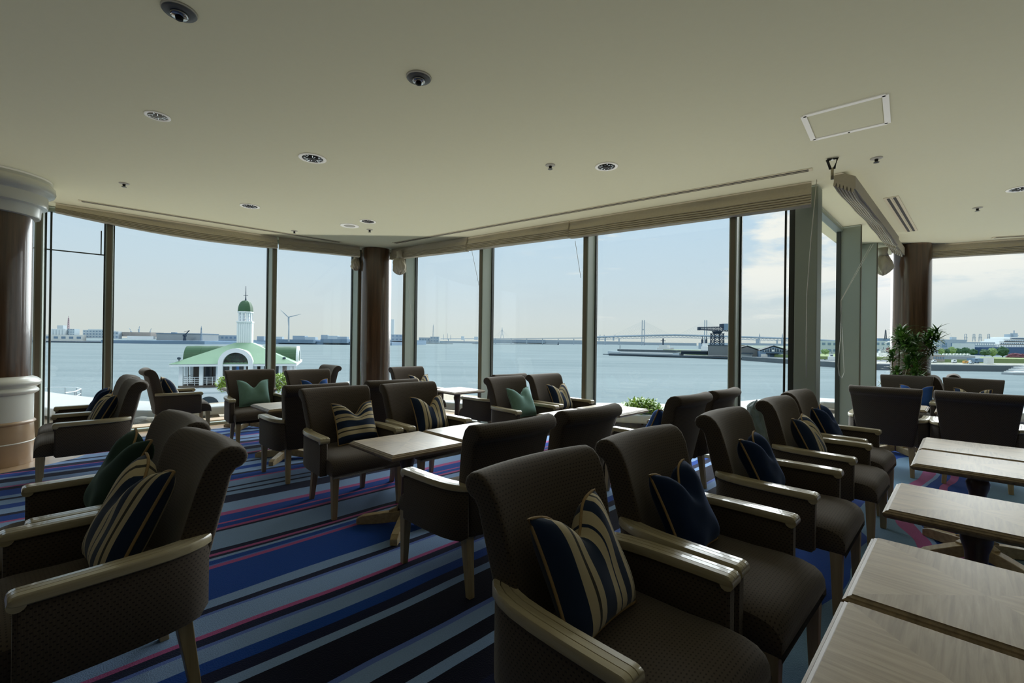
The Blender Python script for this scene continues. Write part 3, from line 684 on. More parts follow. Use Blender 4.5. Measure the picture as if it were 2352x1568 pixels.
def bush(c, r, h, n, label, name='shrub', mat='bush'):
    e = empty(name, c); tag(e, label, 'shrub', 'shrubs in the roof garden'); q = random.Random(int(c[0]*100)); mb = MB(); st = MB()
    for k in range(n):
        a, b = q.uniform(0, 6.283), math.acos(q.uniform(-.6, 1)); rad = q.uniform(.55, 1)**.5
        d = Vector((math.cos(a)*math.sin(b)*r, math.sin(a)*math.sin(b)*r, h/2 + math.cos(b)*h/2*1.0))
        p = Vector((0, 0, h/2)) + (d - Vector((0, 0, h/2)))*rad; p += Vector((q.uniform(-.04, .04), q.uniform(-.04, .04), q.uniform(-.04, .05)))
        nrm = Vector((q.uniform(-1, 1), q.uniform(-1, 1), q.uniform(-.3, 1))).normalized()
        blade(mb, p, nrm, q.uniform(.035, .065)*(1+r), q.uniform(.022, .034)*(1+r), .4, q)
    for k in range(7):
        a = q.uniform(0, 6.283); st.tube([(0, 0, 0), (math.cos(a)*r*.3, math.sin(a)*r*.3, h*.4), (math.cos(a)*r*.6, math.sin(a)*r*.6, h*.8)], .008, 5)
    mb.build('foliage', mat, e); st.build('stems', 'stem', e)
p = at(1475, 985, 7.6); bush((p.x, p.y, -.06), .31, .42, 2600, 'round clipped yellow-green bush outside the centre window')
p = at(652, 905, 10.2); bush((p.x, p.y, 0.05), .30, .47, 1500, 'light green bush behind the blue cushion chair')
p = at(524, 905, 10.2); bush((p.x, p.y, 0.05), .20, .40, 900, 'light green bush peeping out left of the sage cushion chair')
# roof garden just outside the glass
def offs(poly, k):
    out = []
    for i, p in enumerate(poly):
        p = Vector(p); ns = []
        if i: d = (p - Vector(poly[i-1])).normalized(); ns.append(Vector((-d.y, d.x)))
        if i < len(poly)-1: d = (Vector(poly[i+1]) - p).normalized(); ns.append(Vector((-d.y, d.x)))
        n = sum(ns, Vector((0, 0))).normalized(); out.append(p + n*k/max(.5, n.dot(ns[0])))
    return [tuple(v) for v in out]
fac = [(-9.5, 2.2), tuple(G1[0]), (-2.75, 8.72), (-2.4, 8.78), tuple(COR), (6.1, 7.85), (6.6, 7.75), tuple(G4[1]), (14, 3.2)]
def band(a, b, z0, z1, name, mat, label, kind='structure', cat='terrace', pts=fac, bev=0):
    A, B = offs(pts, a), offs(pts, b)
    mb = MB().loft([[(p[0], p[1], z) for p, z in ((A[i], z0), (A[i], z1), (B[i], z1), (B[i], z0))] for i in range(len(A))])
    return tag(mb.build(name, mat, bevel=bev), label, cat, kind=kind)
band(.10, 3.0, -.5, -.05, 'terrace_bed', 'gravel', 'pale gravel bed just outside the windows', cat='gravel')
band(.14, .42, -.06, .02, 'terrace_kerb', 'kerb', 'tan stone kerb along the foot of the windows', cat='kerb')
so_ = [(-10.5, 9.8), (-8.85, 8.97), (-7.8, 8.5), (-5.3, 7.75), (-4.7, 8.3), (-4.5, 13.0), (-2.6, 13.0), (-1.5, 8.8), (.6, 8.7), (2.7, 8.7), (3.7, 8.5), (4.6, 9.2), (6.2, 10.2), (8.5, 9.4), (12.5, 7.4)]
si_ = [(-10.5, 8.0), (-8.3, 7.6), (-7.2, 7.1), (-5.5, 7.05), (-4.3, 8.1), (-2.9, 9.45), (-2.2, 9.5), (-1.4, 8.55), (.5, 7.6), (2.6, 7.1), (3.6, 7.2), (5.0, 8.3), (6.4, 9.3), (8.4, 8.4), (12.2, 6.3)]
tag(MB().prism(so_ + si_[::-1], .03, .17).build('terrace_slab', 'slab', bevel=.03), 'raised white roof slab beyond the gravel outside the windows', 'slab', kind='structure')
rk = random.Random(5)
def rock(c, s, label):
    bm = bmesh.new(); bmesh.ops.create_icosphere(bm, subdivisions=3, radius=1)
    q = Vector((rk.uniform(0, 9), rk.uniform(0, 9), rk.uniform(0, 9)))
    from mathutils import noise
    for v in bm.verts: v.co = Vector((v.co.x*s[0], v.co.y*s[1], v.co.z*s[2]))*(1 + .35*noise.noise(v.co*1.3+q)) + Vector((0, 0, s[2]*.6))
    me = bpy.data.meshes.new('rock'); bm.to_mesh(me); bm.free(); me.materials.append(M['rock'])
    o = bpy.data.objects.new('garden_rock', me); C.objects.link(o); o.location = c; return tag(o, label, 'rock', 'rocks in the gravel')
p = onz(340, 978, -.05); rock((p.x, p.y, -.06), (.22, .15, .10), 'flat grey rock seen between the two turned left chairs')
p = onz(482, 962, -.05); rock((p.x, p.y, -.06), (.13, .12, .08), 'small dark rock under the edge of the white slab')
p = onz(1612, 1040, -.05); rock((p.x, p.y+.1, -.06), (.14, .12, .08), 'pinkish rock seen beside a chair leg at the glass')
# weathered stone ornament
p = at(1740, 1000, 6.0); e = empty('stone_ornament', (p.x, p.y, -.05)); tag(e, 'grey weathered upright stone ornament outside behind the near chairs', 'stone ornament')
def stone(name, cx, w, h, seed):
    from mathutils import noise
    rings = []; N = 26
    for j in range(N+1):
        v = j/N; k = 1 if v < .8 else math.sqrt(max(.03, 1-((v-.8)/.2)**2)); ring = []
        for i in range(30):
            a = 2*math.pi*i/30; q = Vector((math.cos(a)*1.2, math.sin(a)*1.2, v*2.2+seed*3))
            f = 1 + .34*noise.noise(q) + .20*noise.noise(q*3.1) + .10*noise.noise(q*7)
            ring.append((cx + math.cos(a)*w*k*(1-.15*v)*f, math.sin(a)*w*.8*k*f, h*v + .03*noise.noise(q*2)))
        rings.append(ring)
    MB().loft(rings).build(name, 'statue', e, smooth='all')
stone('tall_stone', .0, .15, .62, 1); stone('low_stone', -.09, .09, .46, 4); stone('side_stone', .12, .10, .44, 7)
# ---- sea and distant land
tag(MB().box((0, 6000, SEA-1), (26000, 12400, 2)).build('sea', 'sea'), 'calm grey-blue harbour water reaching to the horizon', 'sea', kind='structure')
X = {k: far('far_'+k, c, v, s) for k, (c, v, s) in dict(haze0=((132, 150, 166), .08, .02), haze1=((150, 166, 178), .05, .02), haze2=((176, 190, 198), .05, .02), haze3=((196, 206, 210), .04, .02), blue=((112, 136, 158), .08, .03), grey=((148, 156, 160), .08, .05), dark=((66, 80, 92), .15, .05), pale=((206, 210, 208), .05, .05), brown=((150, 146, 142), .15, .03), roofd=((98, 104, 106), .08, .1), shed=((110, 116, 118), .06, .1), trees=((84, 108, 84), .3, .3), steel=((58, 72, 88), .1, .1), quay=((88, 98, 104), .15, .2), road=((150, 152, 142), .1, .1), grass=((126, 142, 96), .2, .2), hull=((74, 98, 128), .05, .05), red=((168, 150, 156), .05, .2), maroon=((110, 74, 82), .25, .4), win=((70, 88, 104), .2, .2), lwhite=((226, 230, 230), .03, .1)).items()}  # haze tones: distance haze is put into the base colours
def W(px, py, Y): return at(px, py, Y)
def blk(x0, x1, y0, y1, Y, depth=None, mb=None):      # upright block whose front face spans these sight lines at distance Y
    a, b = W(x0, y1, Y), W(x1, y0, Y); d = depth or abs(b.x-a.x)*.6
    return (mb or MB()).box(((a.x+b.x)/2, Y+d/2, (a.z+b.z)/2), (abs(b.x-a.x), d, abs(b.z-a.z)))
def land(x0, x1, ytop, Y, depth, name, mat, label, cat='shore'):
    a, b = W(x0, ytop, Y), W(x1, ytop, Y); z = (a.z+b.z)/2
    return tag(MB().box(((a.x+b.x)/2, Y+depth/2, (z+SEA-1)/2), (b.x-a.x, depth, z-SEA+1)).build(name, mat), label, cat, kind='structure')
def building(x0, x1, y0, y1, Y, mat, label, extra=None, winrows=0, wincols=0, roof=None, group='harbour buildings on the far shore', cat='building', name='harbour_building', wmat='blue', depth=None):
    e = empty(name); tag(e, label, cat, group)
    blk(x0, x1, y0, y1, Y, depth).build('wall', X[mat], e)
    a, b = W(x0, y1, Y), W(x1, y0, Y)
    for r in range(winrows):
        z = a.z + (b.z-a.z)*(r+.55)/winrows
        for c in range(wincols):
            x = a.x + (b.x-a.x)*(c+.5)/wincols
            MB().box((x, Y-.15, z), ((b.x-a.x)/wincols*.55, .3, (b.z-a.z)/winrows*.35)).build('window', X[wmat], e)
    if roof: MB().box(((a.x+b.x)/2, Y+abs(b.x-a.x)*.3, b.z+abs(b.z-a.z)*.04), (abs(b.x-a.x)*1.02, abs(b.x-a.x)*.62, abs(b.z-a.z)*.09)).build('roof', X[roof], e)
    for q in extra or (): blk(*q[:4], Y+3, q[5] if len(q) > 5 else None).build(q[6] if len(q) > 6 else 'roof_house', X[q[4]], e)
    return e
# left far shore
land(-250, 232, 782, 1150, 400, 'land_left', X['dark'], 'dark low wharf along the left far shore')
land(232, 470, 782, 1150, 300, 'land_wharf', X['blue'], 'blue-grey wharf below the cranes on the far shore')
land(470, 900, 783, 1500, 600, 'land_far', X['blue'], 'hazy far shore behind the pier terminal')
building(84, 190, 769, 782, 1160, 'pale', 'long low white-roofed shed on the left far shore', winrows=1, wincols=6, depth=10)
e = building(118, 152, 756, 769, 1180, 'haze2', 'row of pale round grain silos on the left shore', winrows=0)
for k in range(5):
    p = W(121+k*7, 769, 1174); MB().lathe([(3.9, 0), (3.9, 15), (3.2, 16)], (p.x, p.y, p.z), 14).build('silo', X['haze3'], e, smooth=True)
building(150, 171, 755, 770, 1178, 'haze2', 'pale block with small windows right of the silos', winrows=3, wincols=4)
building(131, 145, 747, 757, 1220, 'haze3', 'small pale tower house above the silos')
building(190, 240, 758, 776, 1180, 'haze2', 'white stepped ferry-like building beside the first mullion', winrows=3, wincols=7, extra=[(202, 238, 756, 760, 'haze3')])
building(256, 272, 761, 778, 1180, 'haze2', 'pale low block right of the first mullion', winrows=2, wincols=2)
building(280, 346, 763, 772, 1190, 'brown', 'brownish storage hall with rust coloured patches on the far shore', winrows=1, wincols=8, wmat='brown')
building(292, 352, 772, 778, 1170, 'lwhite', 'low white shed roof in front of the brownish hall', depth=8)
building(359, 462, 767, 781, 1175, 'grey', 'long grey windowless warehouse on the far shore', roof='blue', extra=[(393, 403, 763, 768, 'blue')])
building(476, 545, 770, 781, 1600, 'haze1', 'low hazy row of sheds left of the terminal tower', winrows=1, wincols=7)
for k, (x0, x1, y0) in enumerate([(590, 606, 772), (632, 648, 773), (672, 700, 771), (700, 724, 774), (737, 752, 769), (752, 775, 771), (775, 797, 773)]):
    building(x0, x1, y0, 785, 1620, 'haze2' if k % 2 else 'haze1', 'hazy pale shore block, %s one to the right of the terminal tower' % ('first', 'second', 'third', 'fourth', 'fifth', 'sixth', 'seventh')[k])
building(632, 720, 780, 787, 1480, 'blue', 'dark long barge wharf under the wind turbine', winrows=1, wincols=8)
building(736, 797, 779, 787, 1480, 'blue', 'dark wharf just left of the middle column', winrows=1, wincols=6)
def mast(px, y0, y1, Y, w, label, mat='steel', name='radio_mast', cat='mast', lattice=True):
    a, b = W(px, y1, Y), W(px, y0, Y); e = empty(name, a); tag(e, label, cat); h = (b-a).z; mb = MB(); n = 9
    for s in (-1, 1): mb.bar((s*w, 0, 0), (s*w*.25, 0, h), w*.4)
    for k in range(n):
        f0, f1 = k/n, (k+1)/n; r0, r1 = w*(1-.75*f0), w*(1-.75*f1); mb.bar((-r0, 0, h*f0), (r1, 0, h*f1), w*.22); mb.bar((r0, 0, h*f0), (-r1, 0, h*f1), w*.22)
    mb.build('lattice', X[mat], e); MB().bar((0, 0, h), (0, 0, h*1.12), w*.25).build('aerial', X[mat], e)
mast(157, 730, 770, 1180, 3.2, 'red and grey lattice mast above the silos', 'red')
mast(462, 752, 782, 1165, 2.2, 'dark lattice chimney tower at the end of the grey warehouse', 'blue')
def jib(px, ybase, Y, mast_h, reach, up, label, mat='steel'):
    a = W(px, ybase, Y); e = empty('harbour_crane', a); tag(e, label, 'crane', 'small cranes on the far shore')
    MB().box((0, 0, mast_h*.25), (mast_h*.28, mast_h*.2, mast_h*.5), taper=.6).build('base', X[mat], e)
    MB().box((0, 0, mast_h*.6), (mast_h*.3, mast_h*.25, mast_h*.22)).build('cab', X[mat], e)
    MB().bar((0, 0, mast_h*.65), (reach, 0, mast_h*.65+up), mast_h*.08).build('boom', X[mat], e)
    MB().bar((-mast_h*.1, 0, mast_h), (reach, 0, mast_h*.65+up), mast_h*.03).build('stay', X[mat], e)
jib(424, 782, 1160, 22, 12, 12, 'dark quay crane with raised boom before the grey warehouse')
jib(301, 766, 1250, 10, -5, 9, 'leftmost thin crane jib over the brownish hall', 'haze1')
jib(319, 763, 1250, 12, 2, 9, 'middle thin crane jib over the brownish hall', 'haze1')
jib(345, 766, 1250, 9, 3, 9, 'rightmost thin crane jib over the brownish hall', 'haze1')
# wind turbine
p = W(663, 784, 1400); hub = W(663, 729, 1398); e = empty('wind_turbine', p); tag(e, 'white three-bladed wind turbine standing on the far shore', 'wind turbine'); hh = hub.z-p.z
MB().lathe([(2.3, 0), (1.2, hh)], n=14).build('tower', X['haze1'], e, smooth=True); MB().box((0, -1, hh+1), (3.4, 7, 3.4)).build('nacelle', X['haze1'], e, bevel=.4)
for (tx, ty) in ((644, 711), (692, 721)):
    q = W(tx, ty, 1397) - p; s = Vector((0, -5, hh+.8)); d = q - s; n = Vector((d.z, 0, -d.x)).normalized()
    MB().loft([[tuple(s + d*t + n*w*k + Vector((0, j, 0))) for k, j in ((-1, -.2), (1, -.2), (1, .2), (-1, .2))] for t, w in ((0, .8), (.2, 1.5), (1, .3))]).build('blade', X['haze1'], e)
q = Vector((2, -5, hh-40)); s = Vector((0, -5, hh+.8)); d = q-s; n = Vector((1, 0, 0))
MB().loft([[tuple(s + d*t + n*w*k + Vector((0, j, 0))) for k, j in ((-1, -.2), (1, -.2), (1, .2), (-1, .2))] for t, w in ((0, .8), (.2, 1.5), (1, .3))]).build('blade', X['haze1'], e)
X['rooflt'] = simple('pale_green_roof', (124, 156, 128), .6, .1, .5); X['roofdk'] = simple('dark_green_roof', (50, 88, 56), .6, .12, .8); X['pwhite'] = simple('terminal_white', (226, 232, 236), .7, .02, .5); X['pglass'] = simple('terminal_glass', (44, 56, 66), .15, .3, .6); X['pdark'] = simple('terminal_interior', (74, 66, 60), .8, .3, .7); X['pblue'] = simple('terminal_blue_panel', (60, 110, 170), .6)
pe = empty('pier_terminal', (-38.9, 66, 0), R(22)); tag(pe, 'white harbour terminal with green roofs and a domed clock-style tower over the water', 'harbour terminal')
hw, hd, ze, za = 7.3, 7.0, -2.0, .75
mb = MB(); t = 1.1
mb.add([(-hw, -hd, ze), (hw, -hd, ze), (hw, hd, ze), (-hw, hd, ze), (-t, -t, za), (t, -t, za), (t, t, za), (-t, t, za)], [(0, 1, 5, 4), (1, 2, 6, 5), (2, 3, 7, 6), (3, 0, 4, 7), (4, 5, 6, 7), (3, 2, 1, 0)])
mb.build('roof', X['rooflt'], pe)
MB().box((0, 0, ze-.16), (2*hw-.1, 2*hd-.1, .28)).build('eave_board', X['pwhite'], pe)
def halfring(r0, r1, cz, n=18, low=0):
    o = [(math.cos(math.pi*k/n), math.sin(math.pi*k/n)) for k in range(n+1)]
    out = [(r1*c, cz+r1*s) for c, s in o]; inn = [(r0*c, cz+r0*s) for c, s in o][::-1]
    if low: out = [(r1, cz-low)] + out + [(-r1, cz-low)]; inn = [(-r0, cz-low)] + inn + [(r0, cz-low)]
    return out + inn
half = lambda r, cz, low=0: ([(r, cz-low)] if low else []) + [(r*math.cos(math.pi*k/18), cz + r*math.sin(math.pi*k/18)) for k in range(19)] + ([(-r, cz-low)] if low else [])
RZ = Matrix.Rotation(R(90), 4, 'Z')
v = MB()
for k in range(15):      # ribbed barrel vault
    v.xprism(half(2.2 + (.03 if k % 2 else 0), -1.95), -7.0 + k*.933, -7.0+(k+1)*.933, T=RZ)
v.build('barrel_vault', X['roofdk'], pe)
for s in (-1,):
    MB().xprism(halfring(1.75, 2.3, -1.95), s*7.0-.2, s*7.0+.15, T=RZ).build('vault_arch', X['pwhite'], pe)
MB().xprism(half(1.85, -1.95), -6.6, -1).build('dormer_vault', X['rooflt'], pe)
MB().xprism(halfring(1.45, 2.0, -1.95, low=2.4), -7.1, -6.3).build('dormer_arch', X['pwhite'], pe)
g = MB().xprism(half(1.5, -1.95, low=2.4), -6.6, -6.5).build('arch_window', X['pglass'], pe)
fr = MB()
for k in range(-3, 4): fr.box((k*.42, -6.66, -2.9), (.07, .06, 2.4))
for z in (-2.0, -2.9, -3.6): fr.box((0, -6.66, z), (2.9, .06, .08))
for k in range(1, 8): a = math.pi*k/8; fr.bar((.7*math.cos(a), -6.66, -1.95+.7*math.sin(a)), (1.45*math.cos(a), -6.66, -1.95+1.45*math.sin(a)), .06)
fr.build('glazing_bars', X['pdark'], g)
MB().box((.15, -6.63, -2.75), (.42, .04, 1.2)).build('blue_panel', X['pblue'], g); MB().box((-.6, -6.63, -2.75), (.3, .04, 1.1)).build('pale_panel', X['pwhite'], g); MB().box((1.0, -6.63, -2.75), (.3, .04, 1.1)).build('pale_panel', X['pwhite'], g)
# body
MB().box((.0, .6, -3.6), (10.6, 9.6, 3.0)).build('inner_room', X['pdark'], pe)
for x in (-3.6, -2.6, 3.3, 4.4): MB().box((x, -4.25, -3.4), (.85, .1, 1.9)).build('window', X['pglass'], pe)
for x in (-6.2, -4.0, -2.15, 2.15, 3.0, 4.0, 5.2, 6.2):
    MB().box((x, -6.0, -4.0), (.42, .42, 4.0)).build('loggia_post', X['pwhite'], pe)
for y in (-3.5, -1, 1.5, 4, 6):
    for s in (-1, 1): MB().box((s*6.2, y, -4.0), (.4, .4, 4.0)).build('loggia_post', X['pwhite'], pe)
for x0, x1 in ((-6.2, -4.0), (-4.0, -2.15), (2.15, 4.0), (4.0, 6.2)):
    rl = MB()
    for z in (-3.75, -4.0, -4.25, -4.5): rl.bar((x0, -6.0, z), (x1, -6.0, z), .05)
    for k in range(4): x = x0+(x1-x0)*k/3; rl.bar((x, -6.0, -4.8), (x, -6.0, -3.7), .05)
    rl.build('railing', X['pwhite'], pe)
rl = MB()
for z in (-3.75, -4.0, -4.25, -4.5): rl.bar((-6.2, -6, z), (-6.2, 5, z), .05); rl.bar((6.2, -6, z), (6.2, 5, z), .05)
rl.build('railing', X['pwhite'], pe)
MB().box((0, 0, -4.93), (12.9, 12.6, .26)).build('deck_edge', X['pdark'], pe)
lw = MB().box((0, 0, -9.6), (12.7, 12.4, 9.0)).build('lower_wall', X['pwhite'], pe)
MB().box((0, 0, -5.6), (12.95, 12.65, .25)).build('string_course', X['pwhite'], pe)
for x in (-3.1, 0, 3.1): MB().xprism([(a+x, z) for a, z in half(1.15, -7.4, low=2.2)], -6.27, -6.2).build('arched_opening', X['pglass'], pe)
# tower
mb = MB().box((0, 0, 2.1), (1.75, 1.75, 3.2))
for k in range(7):
    for sx, sy in ((1, 0), (-1, 0), (0, 1), (0, -1)):
        q = -.81 + k*.27; mb.box((sx*.875 + (q if sx == 0 else 0), sy*.875 + (q if sy == 0 else 0), 2.1), (.12, .12, 3.2))
tw = mb.build('tower', X['pwhite'], pe)
MB().box((0, 0, 3.78), (2.0, 2.0, .22)).build('tower_cornice', X['pwhite'], tw)
mb = MB()
for a in range(8):
    an = R(22.5+45*a); mb.box((.8*math.cos(an), .8*math.sin(an), 4.5), (.2, .2, 1.3), an)
for z in (4.15, 4.6): mb.lathe([(.74, z), (.8, z), (.8, z+.06), (.74, z+.06)], n=8)
mb.build('lantern', X['pwhite'], tw); MB().lathe([(1.05, 5.1), (1.05, 5.25), (.98, 5.3)], n=8).build('lantern_cornice', X['pwhite'], tw)
pr = [(1.0, 5.28)]
for k in range(1, 10): a = R(10*k); pr.append((1.0*math.cos(a)**.75, 5.28+1.65*math.sin(a)))
MB().lathe(pr, n=8).build('dome', X['roofdk'], tw)
MB().tube([(0, 0, 6.85), (0, 0, 7.4), (0, 0, 9.0)], [.12, .06, .03], 8).build('spire', X['steel'], tw); MB().bar((-.3, 0, 7.65), (.3, 0, 7.65), .06).build('spire_cross', X['steel'], tw)
for x, y in ((-6.4, -6.2), (5.6, -5.6)):
    MB().lathe([(.05, 0), (.05, .45), (.2, .5), (.22, .7), (.05, .8)], (x, y, -1.9), 10).build('roof_lamp', X['dark'], pe)
# promenade railing beside the water (left)
e = empty('promenade_railing'); tag(e, 'pale metal railing with a curved end along the waterside at the left', 'railing')
pts = [W(60, 893, 60), W(110, 889.5, 62), W(150, 889, 61), W(176, 890, 58), W(186, 893, 54), W(172, 899, 50), W(150, 902, 48)]
mb = MB(); mb.tube([p + Vector((0, 0, .0)) for p in pts], .06, 6); mb.build('handrail', X['lwhite'], e)
mb = MB()
for p in pts: mb.bar(p, p - Vector((0, 0, 1.0)), .07)
mb.build('posts', X['grey'], e); MB().tube([p - Vector((0, 0, .55)) for p in pts], .03, 5).build('mid_rail', X['lwhite'], e)
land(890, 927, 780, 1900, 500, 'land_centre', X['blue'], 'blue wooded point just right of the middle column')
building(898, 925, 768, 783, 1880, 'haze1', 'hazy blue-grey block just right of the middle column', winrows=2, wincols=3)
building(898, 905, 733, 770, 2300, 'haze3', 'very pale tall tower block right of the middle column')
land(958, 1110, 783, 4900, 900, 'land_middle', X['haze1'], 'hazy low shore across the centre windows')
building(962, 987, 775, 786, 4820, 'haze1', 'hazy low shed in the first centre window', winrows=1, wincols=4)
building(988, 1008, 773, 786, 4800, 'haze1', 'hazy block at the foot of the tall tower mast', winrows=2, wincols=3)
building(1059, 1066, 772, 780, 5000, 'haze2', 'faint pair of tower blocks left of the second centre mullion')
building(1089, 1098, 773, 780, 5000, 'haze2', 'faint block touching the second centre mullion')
mast(995, 747, 775, 4800, 7, 'tall striped tower mast in the first centre window', 'haze1')
for px, y0, lb in ((1019, 768, 'left'), (1028, 766, 'middle'), (1035, 769, 'right')): mast(px, y0, 780, 4950, 4, 'faint thin chimney, %s of three, in the first centre window' % lb, 'haze1', 'chimney', 'chimney')
e = empty('low_bridge'); tag(e, 'long faint low bridge crossing the first centre windows', 'bridge')
MB().bar(W(1012, 778, 5100), W(1345, 776, 5100), 18, 8).build('deck', X['haze1'], e)
for k in range(9): a = W(1030+k*36, 778, 5102); MB().bar(a, (a.x, a.y, SEA), 9).build('pier', X['haze1'], e)
land(1128, 1345, 780, 8000, 900, 'land_trees', X['haze1'], 'hazy wooded spit in the second centre window')
building(1180, 1252, 780, 787, 7900, 'haze0', 'bluish tree-like mass on the spit in the second centre window')
e = empty('bridge_tower', W(1153, 778, 8500)); tag(e, 'faint A-shaped bridge tower in the second centre window', 'bridge tower')
h = W(1153, 752, 8500).z - W(1153, 778, 8500).z
mb = MB(); mb.bar((-28, 0, 0), (-4, 0, h*.75), 8); mb.bar((28, 0, 0), (4, 0, h*.75), 8); mb.bar((0, 0, h*.7), (0, 0, h), 8); mb.bar((-14, 0, h*.35), (14, 0, h*.35), 7); mb.build('legs', X['haze1'], e)
mb = MB()
for k in range(1, 5): mb.bar((0, 0, h*(1-.05*k)), (k*45, 0, -2), 1.4); mb.bar((0, 0, h*(1-.05*k)), (-k*45, 0, -2), 1.4)
mb.build('stay_cables', X['haze2'], e)
def water_line(x0, x1, y, Y, label):
    a, b = W(x0, y, Y), W(x1, y, Y); return tag(MB().box(((a.x+b.x)/2, Y, SEA+1), (b.x-a.x, 14, 3.5)).build('breakwater', X['dark']), label, 'breakwater', 'low breakwaters')
water_line(958, 1040, 789, 3100, 'low dark breakwater in the first centre window')
water_line(1085, 1283, 790, 3700, 'long low dark breakwater ending in a small beacon')
p = W(1282, 790.5, 3690); e = empty('beacon', (p.x, 3690, SEA+1.6)); tag(e, 'tiny red beacon at the end of the long breakwater', 'beacon')
MB().lathe([(8, 0), (3.4, 11), (3.4, 18), (.7, 20)], n=10).build('body', X['dark'], e); MB().lathe([(.7, 19.8), (.7, 27)], n=6).build('light_mast', X['dark'], e)
# the big bay bridge
YB = 6000; kb = YB/2500; e = empty('bay_bridge'); tag(e, 'long pale cable-stayed bridge with two twin-legged towers on the horizon', 'bridge')
deck = [(1345, 774.5), (1400, 773), (1478, 770.5), (1550, 769), (1620, 771), (1690, 773), (1760, 775.5), (1830, 778), (1925, 783)]
D = [W(x, y, YB) for x, y in deck]
MB().tube(D, 5*kb, 4).build('deck', X['haze1'], e)
tr = MB()
for i in range(len(D)-1):
    for k in range(8):
        a = D[i].lerp(D[i+1], k/8) - Vector((0, 0, 5*kb)); b = D[i].lerp(D[i+1], (k+1)/8) - Vector((0, 0, 5*kb)); m_ = (a+b)/2 - Vector((0, 0, 9*kb))
        tr.bar(a, m_, 1.6*kb); tr.bar(m_, b, 1.6*kb)
    tr.bar(D[i] - Vector((0, 0, 14*kb)), D[i+1] - Vector((0, 0, 14*kb)), 2.4*kb)
tr.build('deck_truss', X['haze1'], e)
for px in (1477.5, 1621):
    top = W(px, 735, YB); mb = MB()
    for s in (-1, 1): mb.bar((top.x+s*6.5*kb, YB, SEA), (top.x+s*5.5*kb, YB, top.z), 3.4*kb)
    for z in (.38, .62): mb.bar((top.x-6*kb, YB, SEA+(top.z-SEA)*z), (top.x+6*kb, YB, SEA+(top.z-SEA)*z), 4*kb)
    tw = mb.build('tower', X['haze1'], e); cb = MB()
    for k in range(1, 10):
        zt = top.z - (10-k)*5*kb; cb.bar((top.x, YB-6, zt), (top.x+k*17*kb, YB-6, D[3].z-2), .55*kb); cb.bar((top.x, YB-6, zt), (top.x-k*17*kb, YB-6, D[3].z-2), .55*kb)
    cb.build('stay_cables', X['haze2'], tw)
for px, y in ((1422, 773), (1390, 774), (1738, 775), (1742, 775), (1785, 777), (1796, 777)):
    a = W(px, y, YB); MB().bar(a - Vector((0, 0, 8*kb)), (a.x, a.y, SEA), 6*kb).build('pier', X['haze1'], e)
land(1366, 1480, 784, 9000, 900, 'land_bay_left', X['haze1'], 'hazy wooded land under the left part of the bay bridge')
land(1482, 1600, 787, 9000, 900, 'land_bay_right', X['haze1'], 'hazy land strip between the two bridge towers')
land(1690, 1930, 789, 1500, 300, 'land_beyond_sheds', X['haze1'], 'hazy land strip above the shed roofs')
mast(1744.5, 768, 792, 1450, 2.5, 'small harbour light mast right of the second bridge tower', 'haze1'); mast(1797, 768, 792, 1450, 2.5, 'small harbour light mast near the thin glass joint', 'haze1')
for k, (px, lb) in enumerate(((1376, 'leftmost'), (1390, 'middle'), (1409, 'rightmost'))):
    jib(px, 782, 8800, 110, (25, -28, 36)[k], 40, '%s of three hazy cranes left of the bay bridge tower' % lb, 'haze1')
# jetty with the hammerhead crane
JA, JB = Vector((125, 584)), Vector((288, 440)); jd = (JB-JA).normalized(); jn = Vector((-jd.y, jd.x))
def Yj(px): 
    k = (px-CX)/F; t = (k*JA.y-JA.x)/((JB-JA).x - k*(JB-JA).y); return JA.y + (JB-JA).y*t
tag(MB().prism([tuple(JA), tuple(JB+jd*40), tuple(JB+jd*40+jn*70), tuple(JA+jn*40)], SEA-1, SEA+2.5).build('jetty', X['quay']), 'long dark stone jetty running out into the harbour', 'jetty', kind='structure')
tag(MB().prism([tuple(JA-jd*8-jn*1), tuple(JA+jd*215-jn*1), tuple(JA+jd*215-jn*.1), tuple(JA-jd*8-jn*.1)], SEA+.9, SEA+1.8).build('jetty_fender', X['dark']), 'dark fender beam along the jetty face', 'fender', kind='structure')
e = empty('pier_hall'); tag(e, 'long low ship-like passenger hall on the outer end of the jetty', 'building')
def jbox(px0, px1, y0, y1, mat, name, dn=6, w=14, par=None):
    Y0, Y1 = Yj(px0)+dn, Yj(px1)+dn; a, b = W(px0, (y0+y1)/2, Y0), W(px1, (y0+y1)/2, Y1); zt = W(px0, y0, Y0).z; zb = W(px0, y1, Y0).z
    d = Vector((b.x-a.x, b.y-a.y)).normalized(); n = Vector((-d.y, d.x))
    return MB().prism([(a.x, a.y), (b.x, b.y), (b.x+n.x*w, b.y+n.y*w), (a.x+n.x*w, a.y+n.y*w)], zb, zt).build(name, X[mat], par)
jbox(1396, 1560, 806, 815, 'haze2', 'lower_deck', par=e); jbox(1418, 1552, 801.5, 806, 'quay', 'roof_deck', par=e); jbox(1425, 1545, 807.5, 810, 'lwhite', 'window_band', dn=5.6, w=1, par=e)
jbox(1514, 1532, 792, 802, 'pale', 'bridge_house', par=e, w=8); jbox(1509, 1540, 797.5, 802, 'pale', 'bridge_deck', par=e, w=10)
a = W(1523, 792, Yj(1523)+10); MB().bar(a, a + Vector((0, 0, 8)), 1.4).build('mast', X['steel'], e); MB().bar(a + Vector((-3, 0, 5)), a + Vector((3, 0, 5)), .7).build('yard', X['steel'], e)
a = W(1424, 801, Yj(1424)+10); MB().bar(a, a + Vector((0, 0, 4.5)), .6).build('flag_mast', X['steel'], e)
